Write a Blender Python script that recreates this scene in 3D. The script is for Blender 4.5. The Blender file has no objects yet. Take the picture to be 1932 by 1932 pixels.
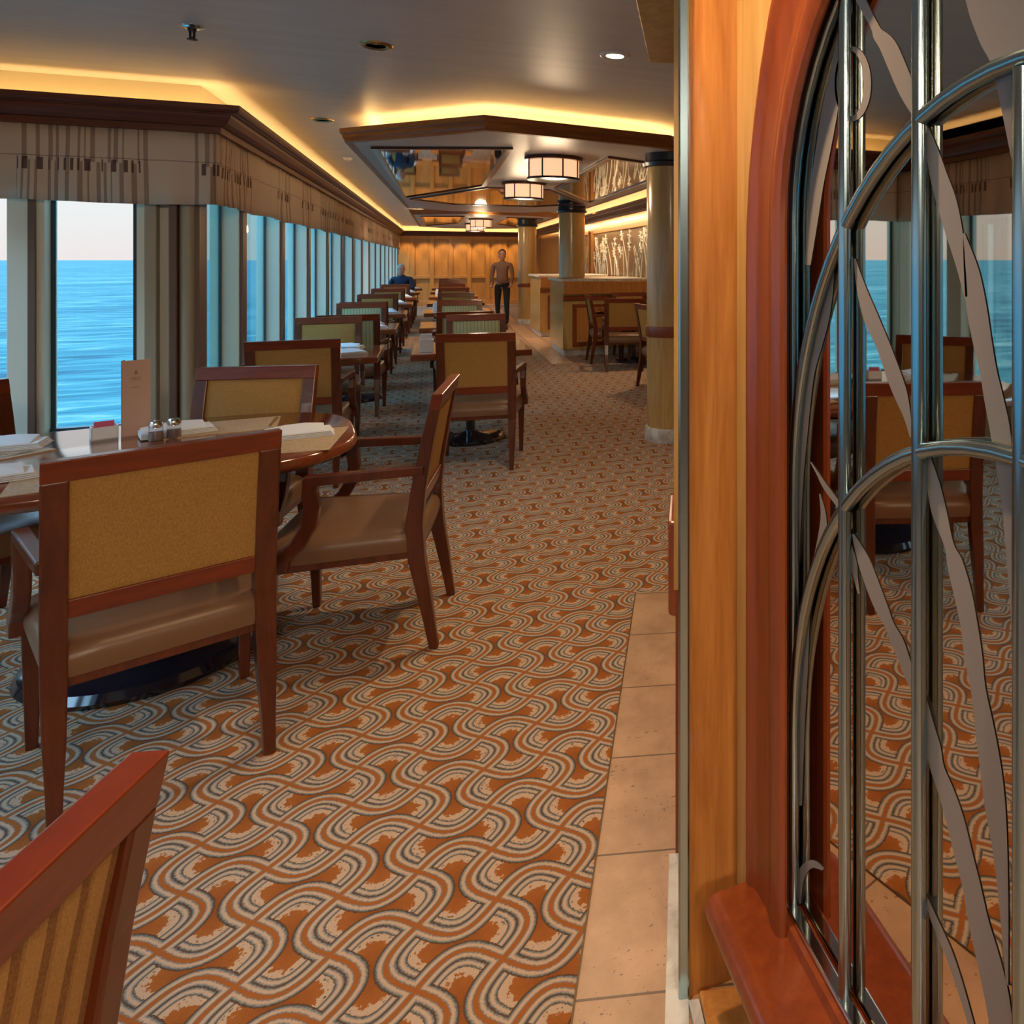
import bpy, bmesh, math, random
from mathutils import Vector, Matrix
random.seed(7)
C = bpy.context.scene.collection
PI = math.pi

# ------------------------------------------------------------------ camera
H = 1.45
YAW = math.atan((1449 - 815) / 1400.0)            # camera looks to the right of the corridor axis (+Y)
cam_d = bpy.data.cameras.new('camera')
cam_d.sensor_width = 36.0
cam_d.lens = 1400.0 / 1932.0 * 36.0
cam_d.shift_x = -0.25
cam_d.shift_y = -(966.0 - 490.0) / 1932.0
cam_d.clip_start = 0.02
cam_d.clip_end = 60000
cam = bpy.data.objects.new('camera', cam_d)
cam.location = (0, 0, H)
cam.rotation_euler = (PI / 2, 0, -YAW)
C.objects.link(cam)
bpy.context.scene.camera = cam

# ------------------------------------------------------------------ world, exposure
vs = bpy.context.scene.view_settings
vs.view_transform = 'Standard'
vs.look = 'None'
vs.gamma = 1.0
vs.use_curve_mapping = False
vs.exposure = 0.4

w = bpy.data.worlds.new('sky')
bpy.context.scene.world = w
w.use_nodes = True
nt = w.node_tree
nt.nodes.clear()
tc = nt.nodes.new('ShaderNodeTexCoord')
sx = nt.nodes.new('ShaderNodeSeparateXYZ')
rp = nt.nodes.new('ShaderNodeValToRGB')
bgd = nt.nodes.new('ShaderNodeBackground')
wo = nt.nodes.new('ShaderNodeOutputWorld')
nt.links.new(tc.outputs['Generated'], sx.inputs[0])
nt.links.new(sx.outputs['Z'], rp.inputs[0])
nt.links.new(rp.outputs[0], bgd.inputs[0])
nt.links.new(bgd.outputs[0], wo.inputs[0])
els = rp.color_ramp.elements
els[0].position = 0.0; els[0].color = (0.71, 0.64, 0.62, 1)
els[1].position = 1.0; els[1].color = (0.24, 0.50, 0.82, 1)
e = els.new(0.05); e.color = (0.71, 0.70, 0.69, 1)
e = els.new(0.16); e.color = (0.68, 0.72, 0.73, 1)
e = els.new(0.30); e.color = (0.36, 0.60, 0.80, 1)
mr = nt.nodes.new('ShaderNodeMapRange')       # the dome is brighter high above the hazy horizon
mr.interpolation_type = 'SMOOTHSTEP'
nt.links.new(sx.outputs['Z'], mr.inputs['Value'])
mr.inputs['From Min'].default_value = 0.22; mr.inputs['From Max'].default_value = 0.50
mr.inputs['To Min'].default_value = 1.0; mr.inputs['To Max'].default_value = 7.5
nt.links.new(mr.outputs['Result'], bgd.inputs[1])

COVE = (1.0, 0.58, 0.20)
WARM = (1.0, 0.72, 0.44)

def area(name, loc, direction, sx_, sy_, power, color, spread=PI, axis=None):
    l = bpy.data.lights.new(name, 'AREA')
    l.shape = 'RECTANGLE'
    l.size = sx_; l.size_y = sy_
    l.energy = power; l.color = color
    l.spread = spread
    o = bpy.data.objects.new(name, l)
    d = Vector(direction).normalized()
    z = -d
    x = Vector(axis).normalized() if axis else z.orthogonal().normalized()
    y = z.cross(x).normalized()
    x = y.cross(z).normalized()
    o.matrix_world = Matrix(((x.x, y.x, z.x, loc[0]), (x.y, y.y, z.y, loc[1]), (x.z, y.z, z.z, loc[2]), (0, 0, 0, 1)))
    C.objects.link(o)
    return o

def spot(name, loc, power, color, angle=110, blend=0.6, target=None, r=0.04):
    l = bpy.data.lights.new(name, 'SPOT')
    l.energy = power; l.color = color
    l.spot_size = math.radians(angle); l.spot_blend = blend
    l.shadow_soft_size = r
    o = bpy.data.objects.new(name, l)
    o.location = loc
    if target:
        o.rotation_euler = (Vector(target) - Vector(loc)).to_track_quat('-Z', 'Y').to_euler()
    C.objects.link(o)
    return o

ZC = 2.5            # ceiling
# ------------------------------------------------------------------ node helpers
class S:
    """a socket with arithmetic"""
    def __init__(s, nt, sock): s.nt = nt; s.s = sock
    def _m(s, op, *o):
        n = s.nt.nodes.new('ShaderNodeMath'); n.operation = op
        for i, v in enumerate((s,) + o):
            if isinstance(v, S): s.nt.links.new(v.s, n.inputs[i])
            else: n.inputs[i].default_value = v
        return S(s.nt, n.outputs[0])
    def __add__(s, o): return s._m('ADD', o)
    def __sub__(s, o): return s._m('SUBTRACT', o)
    def __mul__(s, o): return s._m('MULTIPLY', o)
    def __truediv__(s, o): return s._m('DIVIDE', o)
    def f(s, op, *o): return s._m(op, *o)

def mat(name, base=(0.5, 0.5, 0.5), rough=0.5, metal=0.0, spec=0.5, coat=0.0, emit=None, estr=0.0):
    m = bpy.data.materials.new(name)
    m.use_nodes = True
    b = m.node_tree.nodes['Principled BSDF']
    b.inputs['Base Color'].default_value = (*base, 1)
    b.inputs['Roughness'].default_value = rough
    b.inputs['Metallic'].default_value = metal
    b.inputs['Specular IOR Level'].default_value = spec
    b.inputs['Coat Weight'].default_value = coat
    b.inputs['Coat Roughness'].default_value = 0.12
    if emit:
        b.inputs['Emission Color'].default_value = (*emit, 1)
        b.inputs['Emission Strength'].default_value = estr
    return m, m.node_tree, b

def ramp(nt, fac, stops, interp='LINEAR'):
    r = nt.nodes.new('ShaderNodeValToRGB')
    r.color_ramp.interpolation = interp
    el = r.color_ramp.elements
    el[0].position = stops[0][0]; el[0].color = (*stops[0][1], 1)
    el[1].position = stops[-1][0]; el[1].color = (*stops[-1][1], 1)
    for p, c in stops[1:-1]:
        q = el.new(p); q.color = (*c, 1)
    nt.links.new(fac, r.inputs[0])
    return r.outputs[0]

def mixc(nt, fac, a, b, mode='MIX'):
    n = nt.nodes.new('ShaderNodeMix'); n.data_type = 'RGBA'; n.blend_type = mode
    if isinstance(fac, (int, float)): n.inputs[0].default_value = fac
    else: nt.links.new(fac, n.inputs[0])
    for k, v in ((6, a), (7, b)):
        if isinstance(v, tuple): n.inputs[k].default_value = (*v, 1)
        else: nt.links.new(v, n.inputs[k])
    return n.outputs[2]

def coord(nt, kind='Object', scale=(1, 1, 1), rot=(0, 0, 0), loc=(0, 0, 0)):
    if kind == 'Position':
        o = nt.nodes.new('ShaderNodeNewGeometry').outputs['Position']
    else:
        o = nt.nodes.new('ShaderNodeTexCoord').outputs[kind]
    mp = nt.nodes.new('ShaderNodeMapping')
    mp.inputs['Scale'].default_value = scale
    mp.inputs['Rotation'].default_value = rot
    mp.inputs['Location'].default_value = loc
    nt.links.new(o, mp.inputs[0])
    return mp.outputs[0]

def noise(nt, vec, scale=5, detail=3, rough=0.5, dist=0.0):
    n = nt.nodes.new('ShaderNodeTexNoise')
    n.inputs['Scale'].default_value = scale
    n.inputs['Detail'].default_value = detail
    n.inputs['Roughness'].default_value = rough
    n.inputs['Distortion'].default_value = dist
    nt.links.new(vec, n.inputs['Vector'])
    return n.outputs[0]

def bump(nt, b, h, strength=0.3, dist=0.01):
    n = nt.nodes.new('ShaderNodeBump')
    n.inputs['Strength'].default_value = strength
    n.inputs['Distance'].default_value = dist
    nt.links.new(h, n.inputs['Height'])
    nt.links.new(n.outputs[0], b.inputs['Normal'])

def wood(name, c0, c1, scale=(26, 26, 2.0), rough=0.28, coat=0.35, kind='Object'):
    m, nt, b = mat(name, c1, rough, coat=coat)
    v = coord(nt, kind, scale)
    n1 = noise(nt, v, 1.0, 5, 0.6, 0.8)
    n2 = noise(nt, coord(nt, kind, (scale[0] * 6, scale[1] * 6, scale[2] * 4)), 1.0, 2, 0.5)
    f = (S(nt, n1) * 0.75 + S(nt, n2) * 0.25)
    nt.links.new(ramp(nt, f.s, [(0.3, c0), (0.68, c1)]), b.inputs['Base Color'])
    return m

MAHOG = wood('mahogany', (0.060, 0.011, 0.003), (0.145, 0.030, 0.008))
MAHOG_H = wood('mahogany_rail', (0.11, 0.016, 0.003), (0.23, 0.036, 0.007), scale=(4, 4, 20))
CROWN = wood('crown_wood', (0.07, 0.013, 0.004), (0.15, 0.032, 0.009), scale=(2, 2, 30), rough=0.5, coat=0.0)
FASCIA = wood('fascia_wood', (0.20, 0.065, 0.014), (0.34, 0.125, 0.028), scale=(2, 2, 30), rough=0.45, coat=0.05)
CHERRY = wood('cherry', (0.40, 0.145, 0.03), (0.64, 0.29, 0.075), scale=(30, 30, 2.2), rough=0.32, coat=0.25)
REDWOOD = wood('red_moulding', (0.20, 0.038, 0.010), (0.33, 0.075, 0.018), scale=(18, 18, 2.0), rough=0.3, coat=0.25)
MAPLE = wood('maple', (0.48, 0.29, 0.09), (0.66, 0.45, 0.17), scale=(24, 24, 2.0), rough=0.26, coat=0.4)
OAKFAR = wood('panel_oak', (0.46, 0.22, 0.06), (0.62, 0.33, 0.10), scale=(10, 10, 1.2), rough=0.4, coat=0.1)
TABLEW = wood('table_wood', (0.14, 0.03, 0.010), (0.28, 0.065, 0.02), scale=(3, 30, 30), rough=0.12, coat=0.8)

LEATHER, nt_, b_ = mat('brown_leather', (0.20, 0.105, 0.055), 0.33, spec=0.5)
bump(nt_, b_, noise(nt_, coord(nt_, 'Object', (1, 1, 1)), 160, 2), 0.08, 0.004)
BLACKG, _, _ = mat('black_enamel', (0.012, 0.012, 0.02), 0.1, spec=0.7, coat=0.8)
DARKMET, _, _ = mat('dark_metal', (0.05, 0.05, 0.055), 0.3, metal=0.6)
STEEL, _, _ = mat('brushed_steel', (0.36, 0.50, 0.56), 0.2, metal=1.0)
CHROME, _, _ = mat('chrome', (0.75, 0.76, 0.78), 0.12, metal=1.0)
BRASS, _, _ = mat('brass', (0.55, 0.35, 0.12), 0.25, metal=1.0)
CREAM, _, _ = mat('cream_paint', (0.78, 0.72, 0.60), 0.6)
SOFFIT, _, _ = mat('soffit_paint', (0.50, 0.44, 0.40), 0.4, spec=0.4)
NAPKIN, nt_, b_ = mat('white_linen', (0.80, 0.82, 0.86), 0.8)
bump(nt_, b_, noise(nt_, coord(nt_, 'Object'), 300, 2), 0.15, 0.002)
KRAFT, nt_, b_ = mat('tan_placemat', (0.50, 0.36, 0.22), 0.7)
nt_.links.new(ramp(nt_, noise(nt_, coord(nt_, 'Object', (1, 1, 1)), 90, 2), [(0.3, (0.42, 0.29, 0.17)), (0.7, (0.56, 0.41, 0.26))]), b_.inputs['Base Color'])
WHITE, _, _ = mat('white_gloss', (0.80, 0.82, 0.84), 0.25)
CARD, _, _ = mat('menu_card_paper', (0.55, 0.36, 0.27), 0.55)
INK, _, _ = mat('printed_ink', (0.25, 0.13, 0.10), 0.6)
CLEAR, nt_, b_ = mat('clear_glassware', (0.9, 0.93, 0.95), 0.03)
b_.inputs['Transmission Weight'].default_value = 0.92
MARBLE, nt_, b_ = mat('pale_marble', (0.62, 0.62, 0.58), 0.35)
nt_.links.new(ramp(nt_, noise(nt_, coord(nt_, 'Object'), 9, 5, 0.6, 1.0), [(0.35, (0.42, 0.40, 0.35)), (0.6, (0.74, 0.73, 0.68))]), b_.inputs['Base Color'])
FINM, _, _ = mat('window_frame_paint', (0.80, 0.78, 0.64), 0.45)
FINB, _, _ = mat('window_frame_edge', (0.17, 0.10, 0.07), 0.45)
OLIVE, _, _ = mat('window_post_paint', (0.40, 0.36, 0.25), 0.45)
RUBBER, _, _ = mat('window_gasket', (0.02, 0.06, 0.08), 0.5)

def fabric(name, c0, c1, sc=(260, 260, 60)):
    m, nt, b = mat(name, c1, 0.75, spec=0.25)
    n = noise(nt, coord(nt, 'Object', sc), 1.0, 2, 0.6)
    nt.links.new(ramp(nt, n, [(0.36, c0), (0.62, c1)]), b.inputs['Base Color'])
    bump(nt, b, n, 0.25, 0.002)
    return m
GOLD = fabric('gold_weave', (0.35, 0.185, 0.046), (0.47, 0.265, 0.078), (520, 520, 110))

def striped(name, ca, cb, cc, per=0.018):
    m, nt, b = mat(name, ca, 0.7, spec=0.25)
    sp = nt.nodes.new('ShaderNodeSeparateXYZ')
    nt.links.new(nt.nodes.new('ShaderNodeTexCoord').outputs['Object'], sp.inputs[0])
    x = S(nt, sp.outputs[0]) / per
    fr = x.f('FRACT')
    n = noise(nt, coord(nt, 'Object', (400, 400, 400)), 1.0, 2)
    c = ramp(nt, fr.s, [(0.0, ca), (0.45, ca), (0.55, cb), (0.80, cb), (0.86, cc), (1.0, cc)], 'CONSTANT')
    nt.links.new(mixc(nt, 0.25, c, ramp(nt, n, [(0.3, (0.2, 0.12, 0.04)), (0.7, (0.7, 0.5, 0.25))])), b.inputs['Base Color'])
    return m
STRIPE_G = striped('green_stripe_weave', (0.36, 0.42, 0.24), (0.16, 0.27, 0.17), (0.58, 0.50, 0.30), 0.030)
STRIPE_O = striped('gold_stripe_weave', (0.52, 0.30, 0.10), (0.24, 0.10, 0.03), (0.42, 0.22, 0.07), 0.036)

# carpet: weave of arcs on a square lattice
def carpet_mat():
    m, nt, b = mat('carpet', (0.4, 0.25, 0.15), 0.95, spec=0.1)
    sp = nt.nodes.new('ShaderNodeSeparateXYZ')
    nt.links.new(nt.nodes.new('ShaderNodeNewGeometry').outputs['Position'], sp.inputs[0])
    # coarse jitter so the tufts show as small steps
    nz = S(nt, noise(nt, coord(nt, 'Position', (170, 170, 1)), 1.0, 1, 0.5)) - 0.5
    u = (S(nt, sp.outputs[0]) + 0.03) / 0.164
    v = (S(nt, sp.outputs[1]) - 1.786) / 0.157
    u = u + nz * 0.035
    v = v + nz * 0.035
    A = 0.345
    iu = u.f('FLOOR'); iv = v.f('FLOOR')
    fu = u - iu; fv = v - iv
    su = iu.f('FLOORED_MODULO', 2.0) * -2.0 + 1.0
    sv = iv.f('FLOORED_MODULO', 2.0) * -2.0 + 1.0
    ov = (v * PI).f('SINE') * A * su
    oh = (u * PI).f('SINE') * A * sv
    gv = (((v * PI).f('COSINE') * (A * PI)).f('POWER', 2.0) + 1.0).f('SQRT')
    gh = (((u * PI).f('COSINE') * (A * PI)).f('POWER', 2.0) + 1.0).f('SQRT')
    dV = (fu - ov).f('ABSOLUTE').f('MINIMUM', (fu - 1.0 + ov).f('ABSOLUTE')) / gv
    dH = (fv + oh).f('ABSOLUTE').f('MINIMUM', (fv - 1.0 - oh).f('ABSOLUTE')) / gh
    D = dV.f('MINIMUM', dH)
    # region parity
    I = iu - fu.f('LESS_THAN', ov) + fu.f('GREATER_THAN', ov * -1.0 + 1.0)
    J = iv - fv.f('LESS_THAN', oh * -1.0) + fv.f('GREATER_THAN', oh + 1.0)
    par = (I + J).f('FLOORED_MODULO', 2.0).f('GREATER_THAN', 0.5)
    cap = dH + (dV - dH) * par
    rag = S(nt, noise(nt, coord(nt, 'Position', (75, 75, 1)), 1.0, 2, 0.6)) - 0.5
    cap2 = cap + rag * 0.34 * (cap.f('GREATER_THAN', 0.27))
    rust = (0.42, 0.140, 0.032); rust2 = (0.27, 0.080, 0.020)
    cream = (0.64, 0.45, 0.30); grey = (0.25, 0.27, 0.26); drk = (0.10, 0.075, 0.05)
    inner = ramp(nt, cap2.s, [(0.0, rust2), (0.13, drk), (0.150, grey), (0.172, cream), (0.196, cream), (0.222, grey), (0.240, drk), (0.258, cream), (0.350, cream), (0.370, rust), (1.0, rust2)])
    band = ramp(nt, D.s, [(0.0, rust), (0.026, rust), (0.040, grey), (0.052, cream), (0.078, cream), (0.102, grey), (0.122, drk), (0.15, rust2)])
    isin = D.f('GREATER_THAN', 0.138)
    col = mixc(nt, isin.s, band, inner)
    tuft = noise(nt, coord(nt, 'Position', (420, 420, 1)), 1.0, 2, 0.6)
    col2 = mixc(nt, 0.35, col, ramp(nt, tuft, [(0.3, (0.45, 0.45, 0.45)), (0.7, (1, 1, 1))]), 'MULTIPLY')
    nt.links.new(col2, b.inputs['Base Color'])
    bump(nt, b, tuft, 0.35, 0.004)
    return m
CARPET = carpet_mat()

def travertine():
    m, nt, b = mat('travertine', (0.6, 0.42, 0.3), 0.35)
    a = math.atan2(0.564, 1.737)
    v = coord(nt, 'Position', (1, 1, 1), (0, 0, a))
    sp = nt.nodes.new('ShaderNodeSeparateXYZ'); nt.links.new(v, sp.inputs[0])
    y = (S(nt, sp.outputs[1]) - 0.06) / 0.355
    x = (S(nt, sp.outputs[0]) + 0.24) / 0.42
    jy = ((y.f('FRACT') - 0.5).f('ABSOLUTE')).f('GREATER_THAN', 0.492)
    jx = ((x.f('FRACT') - 0.5).f('ABSOLUTE')).f('GREATER_THAN', 0.493)
    j = jy.f('MAXIMUM', jx)
    n1 = noise(nt, v, 6, 5, 0.65)
    base = ramp(nt, n1, [(0.3, (0.42, 0.25, 0.14)), (0.65, (0.60, 0.37, 0.22))])
    n2 = noise(nt, coord(nt, 'Position', (60, 110, 1), (0, 0, a)), 1.0, 2, 0.6)
    n3 = noise(nt, coord(nt, 'Position', (5, 8, 1), (0, 0, a)), 1.0, 2)
    pit = (S(nt, n2) + S(nt, n3) * 0.35).f('GREATER_THAN', 0.86)
    c = mixc(nt, (pit * 0.75).s, base, (0.14, 0.08, 0.05))
    nt.links.new(mixc(nt, (j * 0.85).s, c, (0.10, 0.06, 0.04)), b.inputs['Base Color'])
    bump(nt, b, (j.f('MAXIMUM', pit) * -1.0).s, 0.3, 0.003)
    return m
TRAV = travertine()

def ceiling_mat():
    m, nt, b = mat('ceiling_panel', (0.33, 0.34, 0.36), 0.42, spec=0.5)
    n = noise(nt, coord(nt, 'Position', (1.2, 14, 1)), 1.0, 3, 0.5)
    nt.links.new(ramp(nt, n, [(0.3, (0.56, 0.57, 0.60)), (0.7, (0.63, 0.63, 0.64))]), b.inputs['Base Color'])
    return m
CEIL = ceiling_mat()

def sea_mat():
    m, nt, b = mat('sea_water', (0.05, 0.4, 0.7), 0.6, spec=0.03)
    n1 = noise(nt, coord(nt, 'Position', (0.05, 0.20, 1), (0, 0, 0.12)), 1.0, 7, 0.66, 0.8)
    n2 = noise(nt, coord(nt, 'Position', (0.006, 0.012, 1)), 1.0, 4, 0.6)
    f = S(nt, n1) * 0.7 + S(nt, n2) * 0.3
    nt.links.new(ramp(nt, f.s, [(0.38, (0.005, 0.043, 0.060)), (0.47, (0.014, 0.092, 0.108)), (0.54, (0.035, 0.126, 0.134)), (0.64, (0.15, 0.225, 0.205))]), b.inputs['Base Color'])
    bump(nt, b, n1, 0.4, 1.0)
    return m
SEA = sea_mat()

def pane_mat(name, tint, refl=0.9):
    m = bpy.data.materials.new(name); m.use_nodes = True
    nt = m.node_tree; nt.nodes.clear()
    t = nt.nodes.new('ShaderNodeBsdfTransparent'); t.inputs[0].default_value = (*tint, 1)
    g = nt.nodes.new('ShaderNodeBsdfGlossy'); g.inputs['Roughness'].default_value = 0.02
    fr = nt.nodes.new('ShaderNodeFresnel'); fr.inputs[0].default_value = 1.35
    mx = nt.nodes.new('ShaderNodeMixShader'); o = nt.nodes.new('ShaderNodeOutputMaterial')
    k = S(nt, fr.outputs[0]) * 0.5
    nt.links.new(k.s, mx.inputs[0]); nt.links.new(t.outputs[0], mx.inputs[1]); nt.links.new(g.outputs[0], mx.inputs[2])
    nt.links.new(mx.outputs[0], o.inputs[0])
    return m
PANE = pane_mat('window_glass', (0.97, 0.99, 1.0))
PANE_T = pane_mat('tinted_window_glass', (0.72, 0.93, 0.98))
MIRROR, _, _ = mat('bronze_mirror', (0.62, 0.53, 0.43), 0.015, metal=1.0)
MIRRORC, _, _ = mat('ceiling_mirror', (0.55, 0.50, 0.42), 0.03, metal=1.0)
ETCH, nt_, b_ = mat('etched_frost', (0.31, 0.29, 0.28), 0.5)

def valance_mat():
    m, nt, b = mat('valance_fabric', (0.45, 0.38, 0.32), 0.85, spec=0.2)
    uv = nt.nodes.new('ShaderNodeUVMap')
    sp = nt.nodes.new('ShaderNodeSeparateXYZ'); nt.links.new(uv.outputs[0], sp.inputs[0])
    u = S(nt, sp.outputs[0]); v = S(nt, sp.outputs[1])
    def n1(scale, w=0.0, det=0):
        n = nt.nodes.new('ShaderNodeTexNoise'); n.noise_dimensions = '1D'
        n.inputs['Scale'].default_value = scale; n.inputs['Detail'].default_value = det
        nt.links.new((u + w).s, n.inputs['W'])
        return S(nt, n.outputs[0])
    group = (n1(0.9, 3.0)).f('GREATER_THAN', 0.47)
    s1 = n1(38.0).f('GREATER_THAN', 0.56)
    s2 = n1(38.0, 40.0).f('GREATER_THAN', 0.56)
    up = v.f('GREATER_THAN', 0.52)
    thin = (s1 * up + s2 * (up * -1.0 + 1.0)) * group
    mid = v.f('GREATER_THAN', 0.40) * v.f('LESS_THAN', 0.56)
    dash = n1(34.0, 11.0).f('GREATER_THAN', 0.54) * mid * group
    seam = (v - 0.58).f('ABSOLUTE').f('LESS_THAN', 0.008)
    hue = ramp(nt, n1(0.35, 9.0).s, [(0.4, (0.56, 0.42, 0.32)), (0.6, (0.62, 0.52, 0.42))])
    c = mixc(nt, (thin * 0.6).s, hue, (0.17, 0.09, 0.06))
    c = mixc(nt, (dash * 0.85).s, c, (0.07, 0.03, 0.025))
    c = mixc(nt, (seam * 0.45).s, c, (0.08, 0.04, 0.03))
    nt.links.new(c, b.inputs['Base Color'])
    return m
VALANCE = valance_mat()

def lampshade_mat():
    m, nt, b = mat('lamp_shade_glass', (0.9, 0.75, 0.6), 0.5, emit=(1.0, 0.52, 0.28), estr=0.8)
    return m
SHADE = lampshade_mat()
GLOW, _, _ = mat('downlight_lens', (1, 0.9, 0.7), 0.4, emit=(1.0, 0.86, 0.62), estr=6.0)

# ------------------------------------------------------------------ geometry helpers
class MB:
    def __init__(s): s.v = []; s.f = []; s.uv = {}
    def add(s, vs, fs):
        n = len(s.v); s.v += [tuple(p) for p in vs]; s.f += [tuple(i + n for i in f) for f in fs]; return s
    def box(s, x0, x1, y0, y1, z0, z1, M=None):
        vs = [(x, y, z) for z in (z0, z1) for y in (y0, y1) for x in (x0, x1)]
        if M: vs = [M @ Vector(p) for p in vs]
        return s.add(vs, [(0, 2, 3, 1), (4, 5, 7, 6), (0, 1, 5, 4), (2, 6, 7, 3), (0, 4, 6, 2), (1, 3, 7, 5)])
    def prism(s, poly, z0, z1):
        n = len(poly)
        vs = [(p[0], p[1], z0) for p in poly] + [(p[0], p[1], z1) for p in poly]
        fs = [tuple(range(n))[::-1], tuple(range(n, 2 * n))] + [(i, (i + 1) % n, n + (i + 1) % n, n + i) for i in range(n)]
        return s.add(vs, fs)
    def prism_axis(s, poly, x0, x1):       # poly in (y,z) extruded in x
        n = len(poly)
        vs = [(x0, p[0], p[1]) for p in poly] + [(x1, p[0], p[1]) for p in poly]
        fs = [tuple(range(n))[::-1], tuple(range(n, 2 * n))] + [(i, (i + 1) % n, n + (i + 1) % n, n + i) for i in range(n)]
        return s.add(vs, fs)
    def sections(s, secs):                 # list of rings with the same count, capped
        n = len(secs[0]); vs = [p for r in secs for p in r]; fs = []
        for k in range(len(secs) - 1):
            for i in range(n):
                j = (i + 1) % n
                fs.append((k * n + i, k * n + j, (k + 1) * n + j, (k + 1) * n + i))
        fs.append(tuple(range(n))[::-1]); fs.append(tuple((len(secs) - 1) * n + i for i in range(n)))
        return s.add(vs, fs)
    def post(s, path):                     # path: (x,y,z,wx,wy) horizontal rectangles
        return s.sections([[(x - a / 2, y - b / 2, z), (x + a / 2, y - b / 2, z), (x + a / 2, y + b / 2, z), (x - a / 2, y + b / 2, z)] for x, y, z, a, b in path])
    def lathe(s, prof, n=32, c=(0, 0)):
        secs = [[(c[0] + r * math.cos(2 * PI * i / n), c[1] + r * math.sin(2 * PI * i / n), z) for i in range(n)] for r, z in prof]
        return s.sections(secs)
    def tube(s, pts, r, n=10, closed=False):
        pts = [Vector(p) for p in pts]
        secs = []
        up = Vector((0, 0, 1))
        for k, p in enumerate(pts):
            a = pts[max(0, k - 1)]; b = pts[min(len(pts) - 1, k + 1)]
            t = (b - a).normalized()
            if k == 0:
                nrm = t.orthogonal().normalized()
            else:
                nrm = (nrm - t * nrm.dot(t)).normalized()
            bn = t.cross(nrm)
            rr = r[k] if isinstance(r, (list, tuple)) else r
            secs.append([p + nrm * (rr * math.cos(2 * PI * i / n)) + bn * (rr * math.sin(2 * PI * i / n)) for i in range(n)])
        return s.sections(secs)
    def build(s, name, m, parent=None, smooth=False, bevel=0.0, seg=2, sub=0, loc=None, rz=None, uvs=None):
        me = bpy.data.meshes.new(name)
        me.from_pydata(s.v, [], s.f)
        bm = bmesh.new(); bm.from_mesh(me)
        bmesh.ops.recalc_face_normals(bm, faces=bm.faces[:])
        bm.to_mesh(me); bm.free()
        if m: me.materials.append(m)
        if smooth:
            me.polygons.foreach_set('use_smooth', [True] * len(me.polygons))
            try: me.set_sharp_from_angle(angle=math.radians(38))
            except Exception: pass
        o = bpy.data.objects.new(name, me)
        C.objects.link(o)
        if parent: o.parent = parent
        if loc: o.location = loc
        if rz is not None: o.rotation_euler = (0, 0, rz)
        if bevel:
            md = o.modifiers.new('bevel', 'BEVEL'); md.width = bevel; md.segments = seg; md.limit_method = 'ANGLE'; md.angle_limit = math.radians(35)
        if sub:
            md = o.modifiers.new('sub', 'SUBSURF'); md.levels = sub; md.render_levels = sub
        return o

def thing(name, label, cat, loc=(0, 0, 0), rz=0.0, group=None):
    o = bpy.data.objects.new(name, None); C.objects.link(o)
    o.location = loc; o.rotation_euler = (0, 0, rz); o.empty_display_size = 0.1
    o['label'] = label; o['category'] = cat
    if group: o['group'] = group
    return o
def tag(o, label, cat, group=None):
    o['label'] = label; o['category'] = cat
    if group: o['group'] = group
    return o
def struct(o):
    o['kind'] = 'structure'; return o
def dup(root, loc, rz, label, group=None):
    r = root.copy(); C.objects.link(r); r.location = loc; r.rotation_euler = (0, 0, rz)
    r['label'] = label
    if group: r['group'] = group
    for ch in list(root.children):
        c = ch.copy(); C.objects.link(c); c.parent = r
        for g in ch.children:
            d = g.copy(); C.objects.link(d); d.parent = c
    return r

def offset_path(path, off):
    """offset to the right-hand side of the walking direction, mitred"""
    out = []
    for i, p in enumerate(path):
        ns = []
        if i > 0:
            d = Vector((p[0] - path[i-1][0], p[1] - path[i-1][1])).normalized(); ns.append(Vector((d.y, -d.x)))
        if i < len(path) - 1:
            d = Vector((path[i+1][0] - p[0], path[i+1][1] - p[1])).normalized(); ns.append(Vector((d.y, -d.x)))
        if len(ns) == 1: n = ns[0]; k = 1.0
        else:
            n = (ns[0] + ns[1]).normalized(); k = 1.0 / max(0.3, n.dot(ns[0]))
        out.append((p[0] + n.x * off * k, p[1] + n.y * off * k))
    return out

def sweep(path, prof, closed_prof=True):
    """profile of (offset, z) swept along a plan path"""
    mb = MB(); lines = [offset_path(path, o) for o, z in prof]
    secs = [[(lines[k][i][0], lines[k][i][1], prof[k][1]) for k in range(len(prof))] for i in range(len(path))]
    mb.sections(secs)
    return mb

def closed_sweep(poly, prof):
    """profile swept round a closed plan polygon (clockwise walk = offset to the inside)"""
    n = len(poly); mb = MB(); secs = []
    for i in range(n):
        a, p, b = poly[i-1], poly[i], poly[(i+1) % n]
        d1 = Vector((p[0]-a[0], p[1]-a[1])).normalized(); d2 = Vector((b[0]-p[0], b[1]-p[1])).normalized()
        n1 = Vector((d1.y, -d1.x)); n2 = Vector((d2.y, -d2.x)); nn = (n1 + n2).normalized(); k = 1 / max(0.3, nn.dot(n1))
        secs.append([(p[0] + nn.x * o * k, p[1] + nn.y * o * k, z) for o, z in prof])
    m = len(prof); vs = [q for r in secs for q in r]; fs = []
    for i in range(n):
        j = (i + 1) % n
        for k in range(m):
            l = (k + 1) % m
            fs.append((i*m+k, i*m+l, j*m+l, j*m+k))
    return mb.add(vs, fs)

# ================================================================== LARGE STRUCTURE
# floor
fl = MB(); HULL = [(-2.70, -3.25), (3.4, -3.25), (3.4, 26.1), (-1.08, 26.1), (-1.36, 5.60), (-2.70, 5.60)]
fl.prism(HULL, -0.05, 0.0)
struct(fl.build('floor', CARPET))
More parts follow.
